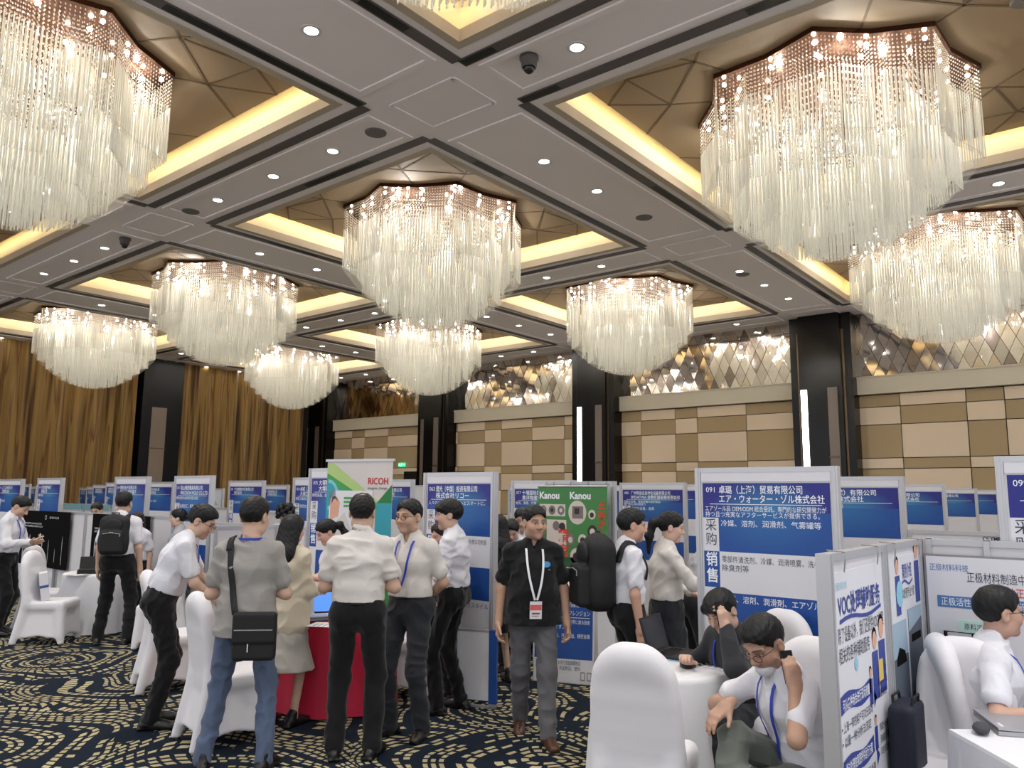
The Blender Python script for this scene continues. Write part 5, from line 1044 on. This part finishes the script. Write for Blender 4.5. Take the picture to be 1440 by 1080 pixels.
PP[12] = person('p12', 'person in black polo shirt and grey trousers walking toward the camera, white lanyard', 4.86, 3.72, CA+.10, 1.715, vx=.005, top='black', bottom='gtr', tuck=False, belly=.03, build=1.06, lanyard='white', badge='low', shoes='brown', hair='short', head=(.30, .03, 0), ra=dict(u=(.22, -.08, -1), f=(.08, .12, -1), n=(-1, .2, 0), curl=(.5, .6, .4)), la=dict(u=(.22, .04, -1), f=(.06, .25, -1), curl=(.5, .6, .4)), feet=((.07, -.22, .1, .10, -.25), (-.09, .22, -.15, .085, 0)), skin=(.46, .28, .19), pants_len=.03)
x, y = at(724, 8.2); PP[13] = person('p13', 'person in light blue shirt looking down, behind the man in black', x, y, CA-.3, 1.58, 'f', vx=.009, top='lblue', bottom='char', hair='bun', lean=.12, head=(.2, .5, 0), skin=(.60, .38, .29), ra=dict(w=(.1, .3, 1.0)), la=dict(w=(-.1, .3, 1.0)))
x, y = at(703, 7.75); PP[20] = person('p20', 'person with long black hair and black dress, behind the right post of sign 063', x, y, AW+.5, 1.60, 'f', vx=.009, top='black', bottom='blk', skirt=('skirt', .48), hair='long', sleeve='long', collar=False)
x, y = at(734, 8.95); PP[21] = person('p21', 'person whose short dark hair shows above the woman in light blue', x, y, CA, 1.66, vx=.01, top='white', head=(0, .3, 0))
x, y = at(880, 6.05); PP[14] = person('p14', 'person in white short-sleeved shirt with a large black backpack, behind the laptop table', x, y, RI+.22, 1.70, vx=.006, top='white', bottom='blk', head=(-.1, .08, 0), ra=dict(u=(.12, -.05, -1), f=(.03, .15, -1)), la=dict(u=(.12, .1, -1), f=(0, .4, -1)), skin=(.52, .30, .21))
x, y = at(934, 6.35); PP[15] = person('p15', 'person with ponytail and white blouse with raised hand and a shopping bag on the arm', x, y, RI+.05, 1.68, 'f', vx=.006, top='white2', bottom='char', skirt=('skirt', .30), hair='pony', sleeve='long', head=(-.12, .16, 0), ra=dict(w=(.12, .38, 1.20), n=(-.6, 0, -.6), curl=(1.0, 1.1, .8)), la=dict(w=(-.12, .26, 1.03), n=(0, 0, 1)), skin=(.62, .40, .31))
x, y = at(966, 6.95); PP[16] = person('p16', 'person in pale shirt bending forward, mostly hidden behind the ponytailed woman', x, y, RI+.3, 1.66, vx=.008, top='lgrey', bottom='char', lean=.55, head=(0, .5, 0), ra=dict(u=(.1, .6, -1), f=(0, 1, -.3)), la=dict(u=(.1, .6, -1), f=(0, 1, -.3)))
x, y = at(403, 10.0); PP[22] = person('p22', 'person with curly black hair among the far signs, seen from behind', x, y, AW, 1.66, vx=.01, top='white', hair='curly')
x, y = at(199, 10.35); PP[23] = person('p23', 'person with brown hair mostly hidden behind the backpack man at the table', x, y, CA, 1.54, 'f', vx=.01, top='white', hair='bob', haircol='brown', head=(0, .3, 0))
x, y = at(141, 12.6); PP[24] = person('p24', 'person whose dark hair shows over the teal strip left of the backpack man', x, y, CA, 1.62, vx=.01, top='black', head=(0, .3, 0))
# seated
PP[17] = person('p17', 'person in dark suit seated at the white table, phone held to the bowed head', 4.88, 2.02, PI-.35, 1.70, vx=.006, seat=.50, lean=.30, top='suit', bottom='suit', jacket=True, tuck=False, sleeve='long', head=(.1, .38, .12), hair='fringe', lanyard='blue', feet=((.12, .42, .1), (-.12, .40, -.1)), ra=dict(w=(.12, .42, .80), n=(0, 0, -1)), la=dict(w=(-.125, .33, 1.03), pole=(-.6, .2, -1), n=(1, .1, .1), d=(.15, .1, 1), curl=(.5, .7, .5)), skin=(.55, .35, .26))
PP[18] = person('p18', 'person with crossed legs in grey trousers, phone at the ear and mask under the chin', *at(1124, 3.93), LE+.24, 1.74, vx=.0045, seat=.49, lean=.30, twist=0, top='white', bottom='olive', hair='short', head=(.32, .44, .05), glasses=True, mask=True, lanyard='blue', badge='low', ra=dict(w=(.02, .42, .80), pole=(1, -.2, -.3), n=(.0, .2, -1), d=(-.15, .8, -.45), curl=(.35, .35, .25), spread=.06), la=dict(w=(-.20, .20, .925), pole=(-.35, -.2, -1), n=(.9, .1, .0), d=(.30, .02, 1), curl=((.35, .35, .25), (.5, .5, .3), (.6, .6, .4), (.3, .4, .3)), spread=.05), feet=((-.20, .58, -.3, .36, .2), (-.10, .40, -.1, .085, 0)), poles=((.25, .6, 1), (-.15, 1, .4)), skin=(.44, .26, .18))
PP[19] = person('p19', 'person with glasses and white shirt seated at the right table in profile', *at(1368, 4.22), RI-.45, 1.76, vx=.0045, seat=.53, lean=.06, top='white', bottom='char', hair='short', glasses=True, lanyard='blue', badge='low', head=(.45, -.04, 0), ra=dict(w=(.30, .24, .77), pole=(.6, -.8, -.5), n=(0, 0, -1), d=(.4, .9, 0)), la=dict(w=(.0, .40, .79), n=(0, 0, -1)), feet=((.12, .38, .1), (-.12, .40, -.1)), skin=(.50, .30, .22), build=1.05)
# ---------------------------------------------------------------- things carried, worn over the clothes, and on the tables
def w2(p, q):
    "local point q of person p in the world"
    return np.array(p['root'].matrix_basis@Vector(q))
def carried(name, label, cat, p, base, parts, group=None):
    b = w2(p, base); t = thing(name, label, cat, tuple(b), p['root'].rotation_euler[2], group)
    for nm, me, *rest in parts:
        me.transform(Matrix.Translation(-Vector(base))); o = link(nm, me, t)
    return t
def strap_loop(p, x0, c, a0, a1, w, n=26, off=.006, tilt=0.):
    "ribbon around the shirt in a front-back plane through local x0, angles from back (0) over the top to the front (pi)"
    s = p['s']; r, f, d = p['r'], p['fw'], p['d']; O = c+r*x0; A = np.linspace(a0, a1, n); D = np.array([-(f*-math.cos(a)*-1)*1+d*math.sin(a) for a in A]); D = np.array([nrm(-f*math.cos(a)+d*math.sin(a)+r*tilt*math.sin(a)) for a in A])
    Q, G = trace(p['shirt'], O+D*.6, -D, off); Q = smoothp(Q, 3); m = MB(); ribbon(m, Q, G, w, .008); return m
def backpack(p, label, size, depth, pocket):
    s = p['s']; C, f, d, r = p['C'], p['fw'], p['d'], p['r']; M = np.array([r, f, d]); o = SDF(); c = C-f*(.125+depth)*s-d*.04; hx_, hz_ = size
    o.box(c, V(hx_, depth, hz_), min(.085, depth*.95), M, .03); o.ell(c-d*hz_*.3-f*depth*.25, V(hx_*1.04, depth*1.1, hz_*.7), M, .05); o.ell(c+d*hz_*.55, V(hx_*.95, depth*.95, hz_*.6), M, .05); o.plane(c-d*hz_*1.0, -d)
    pk = SDF(); pk.box(c-f*(depth+pocket*.5)-d*hz_*.30, V(hx_*.82, pocket, hz_*.58), min(.045, pocket*.9), M, .02); pk.ell(c-f*(depth+.01)+d*hz_*.55, V(hx_*.7, pocket*.7, hz_*.35), M, .03)
    parts = [('pack_body', o.mesh('pack_body', BAG, .009)), ('front_pocket', pk.mesh('front_pocket', BAG, .009))]
    for sg in (-1, 1): parts.append(('shoulder_strap', strap_loop(p, sg*.105*s, C+d*.02, .25, PI+.75, .06, tilt=-sg*.12).mesh('shoulder_strap', BAG, True)))
    m = MB(); t0 = c+d*hz_*.98; m.tube([t0-r*.05, t0-r*.04+d*.05, t0+r*.04+d*.05, t0+r*.05], .009, 8); parts.append(('top_handle', m.mesh('top_handle', BAG, True)))
    m = MB(); z = c-f*(depth+pocket*1.5+.002); m.tube([z-r*hx_*.6+d*hz_*.12, z+d*hz_*.17, z+r*hx_*.6+d*hz_*.12], .005, 6); m.bar(z+r*hx_*.62+d*hz_*.12, z+r*hx_*.62+d*hz_*-.02, .012, .006); parts.append(('zip', m.mesh('zip', GRP)))
    if depth < .1: m = MB(); q = c-f*(depth+pocket*1.5+.004)+d*hz_*.2; m.bar(q-r*.02, q+r*.02, .012, .004); parts.append(('small_tag', m.mesh('small_tag', WPRT)))
    carried('backpack', label, 'backpack', p, tuple(c-d*hz_), parts, 'black backpacks')
backpack(PP[14], 'large bulging black backpack on the man before the green banners', (.16, .27), .11, .06)
backpack(PP[2], 'flat black backpack on the man standing at the far left table', (.16, .22), .06, .03)
# shoulder bag of the man in grey
p = PP[5]; s = p['s']; c = V(.10, -.185, .875); o = SDF(); o.box(c, V(.135, .045, .15), .025); o.box(c+V(0, -.025, .055), V(.137, .03, .10), .02, k=.005); m = MB()
pts = np.array([V(-.115, 0, 1.47)*1+V(.005*t, 0, -.405*t/13+.0) for t in range(14)]); Q, G = trace(p['shirt'], pts+V(0, -.5, 0), np.tile(V(0, 1, 0), (14, 1)), .006); Q = np.vstack([Q, [c+V(-.125, -.02, .14)]]); G = np.vstack([G, [V(0, -1, 0)]]); Q = smoothp(Q, 3); ribbon(m, Q, G, .042, .005)
A = strap_loop(p, -.115, p['C'], PI*.30, PI*.95, .042); m2 = A
lg = MB().bar(c+V(-.03, -.058, -.09), c+V(-.03, -.058, -.04), .006, .002, up=(0, 1, 0)); zp = MB().tube([c+V(-.12, -.057, .045), c+V(.12, -.057, .045)], .004, 6)
carried('shoulder_bag', 'black shoulder bag hanging at the hip of the man in jeans', 'bag', p, tuple(c-V(0, 0, .15)), [('bag_body', o.mesh('bag_body', BAG, .008)), ('strap', m.mesh('strap', BAG, True)), ('strap', m2.mesh('strap', BAG, True)), ('logo_strip', lg.mesh('logo_strip', WPRT)), ('zip', zp.mesh('zip', GRP))])
# shopping bag
p = PP[15]; hw_ = p['Wr'][1]+p['hd'][1][0]*.03; c = V(hw_[0]-.02, hw_[1]+.05, hw_[2]-.30); ORG = mat('bag_orange', 'c0532f', .6); PB = mat('paper_bag', 'd9d4d0', .7); m = MB(); m.box(c[0]-.055, c[0]+.055, c[1]-.16, c[1]+.16, c[2]-.20, c[2]+.14)
g = MB()
for k in range(4): y0 = -.13+.075*k; g.add([(c[0]+.0565, c[1]+y0, c[2]-.2), (c[0]+.0565, c[1]+y0+.03, c[2]-.2), (c[0]+.0565, c[1]+min(.16, y0+.17), c[2]-.03), (c[0]+.0565, c[1]+min(.16, y0+.14), c[2]-.03)], [(0, 1, 2, 3)])
g.add([(c[0]+.057, c[1]-.12+.03*math.cos(a*PI/6), c[2]-.02+.03*math.sin(a*PI/6)) for a in range(12)], [tuple(range(12))]); g.bar((c[0]+.0575, c[1]-.1, c[2]), (c[0]+.0575, c[1]-.02, c[2]+.1), .002, .02)
hs_ = [('handle', MB().tube([(c[0]+sx*.05, c[1]-.06, c[2]+.14), (c[0]+sx*.03, c[1]-.045, c[2]+.24), (hw_[0], hw_[1]+.02, hw_[2]-.035), (c[0]+sx*.03, c[1]+.045, c[2]+.24), (c[0]+sx*.05, c[1]+.06, c[2]+.14)], .005, 6).mesh('handle', ORG, True)) for sx in (-1, 1)]
carried('shopping_bag', 'white paper shopping bag with orange stripes hanging from the ponytailed woman', 'bag', p, tuple(c-V(0, 0, .2)), [('paper_body', m.mesh('paper_body', PB)), ('print', g.mesh('print', ORG))]+hs_)
def phone_at(p, sd, label, off=(0, 0, 0), col=None, name='mobile_phone', size=(.036, .075, .0045), fwd=.085, out=.016):
    w, (d_, n_, _) = p['Wr'][sd], p['hd'][sd]; n_ = nrm(n_-d_*(n_@d_)); t_ = np.cross(d_, n_); c = w+d_*fwd+n_*out+V(*off); M = np.array([t_, d_, n_]); o = SDF(); o.box(c, V(*size), .003, M, .001)
    carried(name, label, 'phone' if 'phone' in name else 'paper', p, tuple(c), [('case', o.mesh('case', col or PHONE, .003))], None)
phone_at(PP[1], 1, 'white phone held by the reading man at far left', col=mat('white_phone', 'dedede', .3)); phone_at(PP[18], -1, 'black phone held to the ear of the man with crossed legs'); phone_at(PP[17], -1, 'black phone held to the head of the man in the dark suit'); phone_at(PP[7], 1, 'black phone in the hand of the woman behind the red table')
# polo logo
p = PP[12]; m = MB(); pts = np.array([p['C']+p['d']*(.02+v*.022)-p['r']*(.085+u*.035)+p['fw']*.4 for u, v in [(0, 0)]+[(math.cos(a*PI/6), math.sin(a*PI/6)) for a in range(12)]]); Q, G = trace(p['shirt'], pts, np.tile(-p['fw'], (13, 1)), .010); m.add(Q, [(0, 1+a, 1+(a+1) % 12) for a in range(12)]); Q2 = Q-p['d']*.036; m.add([Q2[0]-p['r']*.03, Q2[0]+p['r']*.03, Q2[0]+p['r']*.03-p['d']*.008, Q2[0]-p['r']*.03-p['d']*.008], [(0, 1, 2, 3)]); m.build('chest_emblem', mat('emblem_blue', '3a86c0', .5), p['root'])
# laptop and papers on the white table
def laptop(pos, a, label, lid=1.85, k='black', w=.33, d=.23, open_=True):
    M1 = mat('laptop_black', '131315', .4) if k == 'black' else mat('laptop_silver', 'a9a9ad', .35, .5); SC = mat('laptop_screen', '10131a', .15); t = thing('laptop', label, 'laptop', pos, a); MB().box(-w/2, w/2, -d/2, d/2, 0, .018).build('base', M1, t)
    kb = MB()
    for i in range(11):
        for j in range(4): kb.box(-w*.43+i*w*.079, -w*.43+i*w*.079+w*.066, -d*.1+j*d*.12, -d*.1+j*d*.12+d*.095, .018, .0195)
    kb.build('keyboard', PHONE, t); m = MB(); cy, cz = d/2, .018; u = (0, -math.cos(lid), math.sin(lid)); n = (0, math.sin(lid), math.cos(lid)); q = lambda x, h, o: (x, cy+u[1]*h+n[1]*o, cz+u[2]*h+n[2]*o)
    def slab(m, x0, x1, h0, h1, o0, o1, k=0): m.add([q(x0, h0, o0), q(x1, h0, o0), q(x1, h1, o0), q(x0, h1, o0), q(x0, h0, o1), q(x1, h0, o1), q(x1, h1, o1), q(x0, h1, o1)], [(0, 1, 2, 3), (7, 6, 5, 4), (0, 4, 5, 1), (1, 5, 6, 2), (2, 6, 7, 3), (3, 7, 4, 0)], k)
    slab(m, -w/2, w/2, 0, d, 0, .009); lo = m.build('lid', M1, t); m = MB(); slab(m, -w/2+.012, w/2-.012, .015, d-.012, -.001, 0); m.build('screen', SC, lo); m = MB(); slab(m, w*.22, w*.4, d-.035, d-.022, .009, .0095); slab(m, -w*.1, w*.22, .03, .045, .009, .0095); slab(m, w*.26, w*.4, .026, .055, .009, .0095); m.build('lid_stickers', WPRT, lo); return t
q = atz(950, 921, .753); laptop((q[0], q[1], .7525), math.atan2(PP[17]['root'].location[1]-q[1], PP[17]['root'].location[0]-q[0])+PI/2, 'open black laptop on the white table, its lid toward the camera')
PAPB = mat('leaflet_blue', '8fb0cc', .6); PAPW = mat('leaflet_white', 'e6e6ea', .6)
def leaflet(px, py, z, a, label, k, w=.21, d=.297):
    q = atz(px, py, z); t = thing('leaflet', label, 'leaflet', (q[0], q[1], z+.001), a, 'leaflets on the tables'); m = MB(); m.box(-w/2, w/2, -d/2, d/2, 0, .0015, k)
    for i in range(5): m.box(-w*.4, w*(.1+.06*(i % 3)), d*.3-i*.04, d*.3-i*.04+.012, .0015, .0018, 2)
    m.box(w*.1, w*.42, -d*.4, -d*.15, .0015, .0018, 3); m.build('sheet', [PAPW, PAPB, GRP, mat('leaflet_photo', '5b6673', .5)], t)
leaflet(968, 927, .7515, .3, 'pale blue leaflet under the edge of the black laptop', 1); leaflet(1000, 931, .7515, .9, 'white leaflet with grey pictures on the white table, right of the blue one', 0); leaflet(1018, 938, .7515, -.2, 'white leaflet nearest the man with crossed legs', 0)
# right table
q = atz(1425, 1022, .753); laptop((q[0], q[1], .7525), .45+PI, 'closed silver laptop on the corner table at lower right', lid=.02, k='silver')
q = atz(1380, 1031, .753); o = SDF(); o.ell((0, 0, .022), (.06, .035, .022), None, .02); o.ell((.07, -.01, .015), (.05, .028, .015), None, .03); o.plane((0, 0, 0), (0, 0, -1)); t = thing('pouch', 'dark grey pouch lying by the silver laptop', 'pouch', (q[0], q[1], .7525), .2); o.build('cloth_body', mat('pouch_grey', '3c3d42', .8), .006, t); MB().tube([(.1, -.01, .02), (.15, .01, .01), (.19, 0, .004)], .004, 6).build('cord', GRP, t)
# red table things
def on_red(px, py): q = atz(px, py, .763); return (q[0], q[1], .7625)
t = thing('tablet', 'tablet with a lit blue screen on the red table', 'tablet', on_red(456, 862), -.6); MB().add([(-.1, 0, .005), (.1, 0, .005), (.1, .06, .18), (-.1, .06, .18), (-.1, .012, 0), (.1, .012, 0), (.1, .072, .175), (-.1, .072, .175)], [(0, 1, 2, 3), (7, 6, 5, 4), (0, 4, 5, 1), (1, 5, 6, 2), (2, 6, 7, 3), (3, 7, 4, 0)]).build('case', PHONE, t); MB().add([(-.09, -.002, .015), (.09, -.002, .015), (.09, .055, .17), (-.09, .055, .17)], [(0, 1, 2, 3)]).build('screen', mat('tablet_screen', '1d4f9a', .3, emit=(.12, .35, .9), es=.8), t); MB().bar((0, .07, .12), (0, .13, 0), .08, .004).build('stand_flap', PHONE, t)
q = on_red(446, 870); laptop(q, -.5, 'closed silver laptop on the red table', lid=.02, k='silver', w=.30, d=.21)
t = thing('brochure_stand', 'white tabletop frame stand on the red table beside the cream jacket', 'stand', on_red(428, 866), -.7); MB().box(-.075, .075, -.004, .004, .02, .24).build('panel', WPRT, t); MB().box(-.08, .08, -.04, .04, 0, .02).build('foot', WPRT, t); MB().box(-.05, .05, -.006, -.004, .06, .2).build('picture', mat('pale_print', 'cfd8dc', .5), t)
leaflet(462, 879, .7625, .5, 'white leaflet at the front edge of the red table', 0)
# left table
q = atz(128, 806, .742); t = thing('sample_case', 'open black sample case on the white table at far left', 'case', (q[0], q[1], .7425), -.5); MB().box(-.15, .15, -.1, .1, 0, .05).build('tray', BAG, t); MB().add([(-.15, .1, .05), (.15, .1, .05), (.15, .16, .2), (-.15, .16, .2), (-.15, .11, .045), (.15, .11, .045), (.15, .17, .195), (-.15, .17, .195)], [(0, 1, 2, 3), (7, 6, 5, 4), (0, 4, 5, 1), (1, 5, 6, 2), (2, 6, 7, 3), (3, 7, 4, 0)]).build('lid', BAG, t)
leaflet(108, 808, .7425, .2, 'white leaflet on the far left table beside the black sample case', 0)
# paper bag on the chair at left
CHA = at(88, 9.5); t = thing('gift_bag', 'white box bag with a blue ribbon leaning on the covered chair at far left', 'bag', (CHA[0], CHA[1], .497), -.55); t.rotation_euler = (0, -.16, -.35); MB().box(-.12, -.03, -.15, .15, 0.02, .34).build('box_body', WPRT, t); MB().box(-.122, -.028, -.152, .152, .17, .20).build('ribbon', mat('ribbon_blue', '35579a', .5), t)
# luggage and bags by the right table
x, y = at(1340, 4.62); t = thing('suitcase', 'black suitcase with raised handle behind the man with glasses at right', 'suitcase', (min(x, 5.08), y, .0), -PI/2); o = SDF(); o.box((0, 0, .40), (.18, .11, .34), .05, None, .02); o.build('shell', BAG, .012, t); o = SDF(); o.box((0, 0, .85), (.15, .10, .11), .06, None, .02); o.build('bag_on_top', BAG, .01, t); MB().tube([(-.07, .09, .72), (-.07, .09, 1.04), (.07, .09, 1.04), (.07, .09, .72)], .011, 8).build('handle', PHONE, t)
for sx in (-1, 1): MB().lathe([(.0001, -.012), (.03, -.012), (.03, .012), (.0001, .012)], 16).build('wheel', PHONE, t, loc=(sx*.13, 0, .031), rot=(0, PI/2, 0))
x, y = at(1250, 4.0); t = thing('tote_bag', 'tall dark navy bag standing on the carpet under the case-study poster', 'bag', (x, y-.02, 0), 0); o = SDF(); o.box((0, 0, .40), (.13, .06, .40), .03, None, .02); o.build('bag_body', mat('bag_navy', '14192c', .7, bump=(60, .3, .004)), .01, t)
for sy in (-1, 1): MB().tube([(-.07, sy*.04, .78), (-.06, sy*.045, .83), (.06, sy*.045, .83), (.07, sy*.04, .78)], .007, 6).build('handle', BAG, t)
p = PP[20]; o = SDF(); o.ell((0.0, 0, .12), (.13, .05, .13), None, .02); x, y = at(688, 7.45); t = thing('handbag', 'black handbag beside the right post of sign 063', 'bag', (x, y, .66), -.9); o.build('bag_body', BAG, .01, t); MB().tube([(-.08, 0, .2), (-.05, 0, .45), (0, 0, .62), (.05, 0, .45), (.08, 0, .2)], .008, 6).build('strap', BAG, t)
# counter with samples under the green banners
x, y = 7.15, Yat(806, 7.15); t = thing('counter', 'small white counter under the green banners', 'counter', (x, y, 0), -PI/2); MB().box(-.45, .45, -.2, .2, .70, .74).build('counter_top', WPAN, t); MB().box(-.42, .42, -.17, .17, 0, .70).build('cabinet', WPAN, t)
t = thing('sample_tray', 'tray of pale metal samples on the counter under the green banners', 'tray', (x, y, .7405), -PI/2); MB().box(-.3, .3, -.15, .15, 0, .03).build('tray', BAG, t); rr = random.Random(5)
for k in range(22): u = rr.uniform(-.25, .25); MB().sphere((0, 0, 0), (.03, .03, rr.uniform(.03, .07)), 8, 6).build('sample', mat('sample_pale', 'd8c4b8', .5), t, True, loc=(u, rr.uniform(-.1, .1), .05))
for k, o in enumerate([ob for ob in COL.objects if ob.type == 'MESH' and ob.parent is None and 'kind' not in ob and 'label' not in ob]): print('UNTAGGED', o.name)
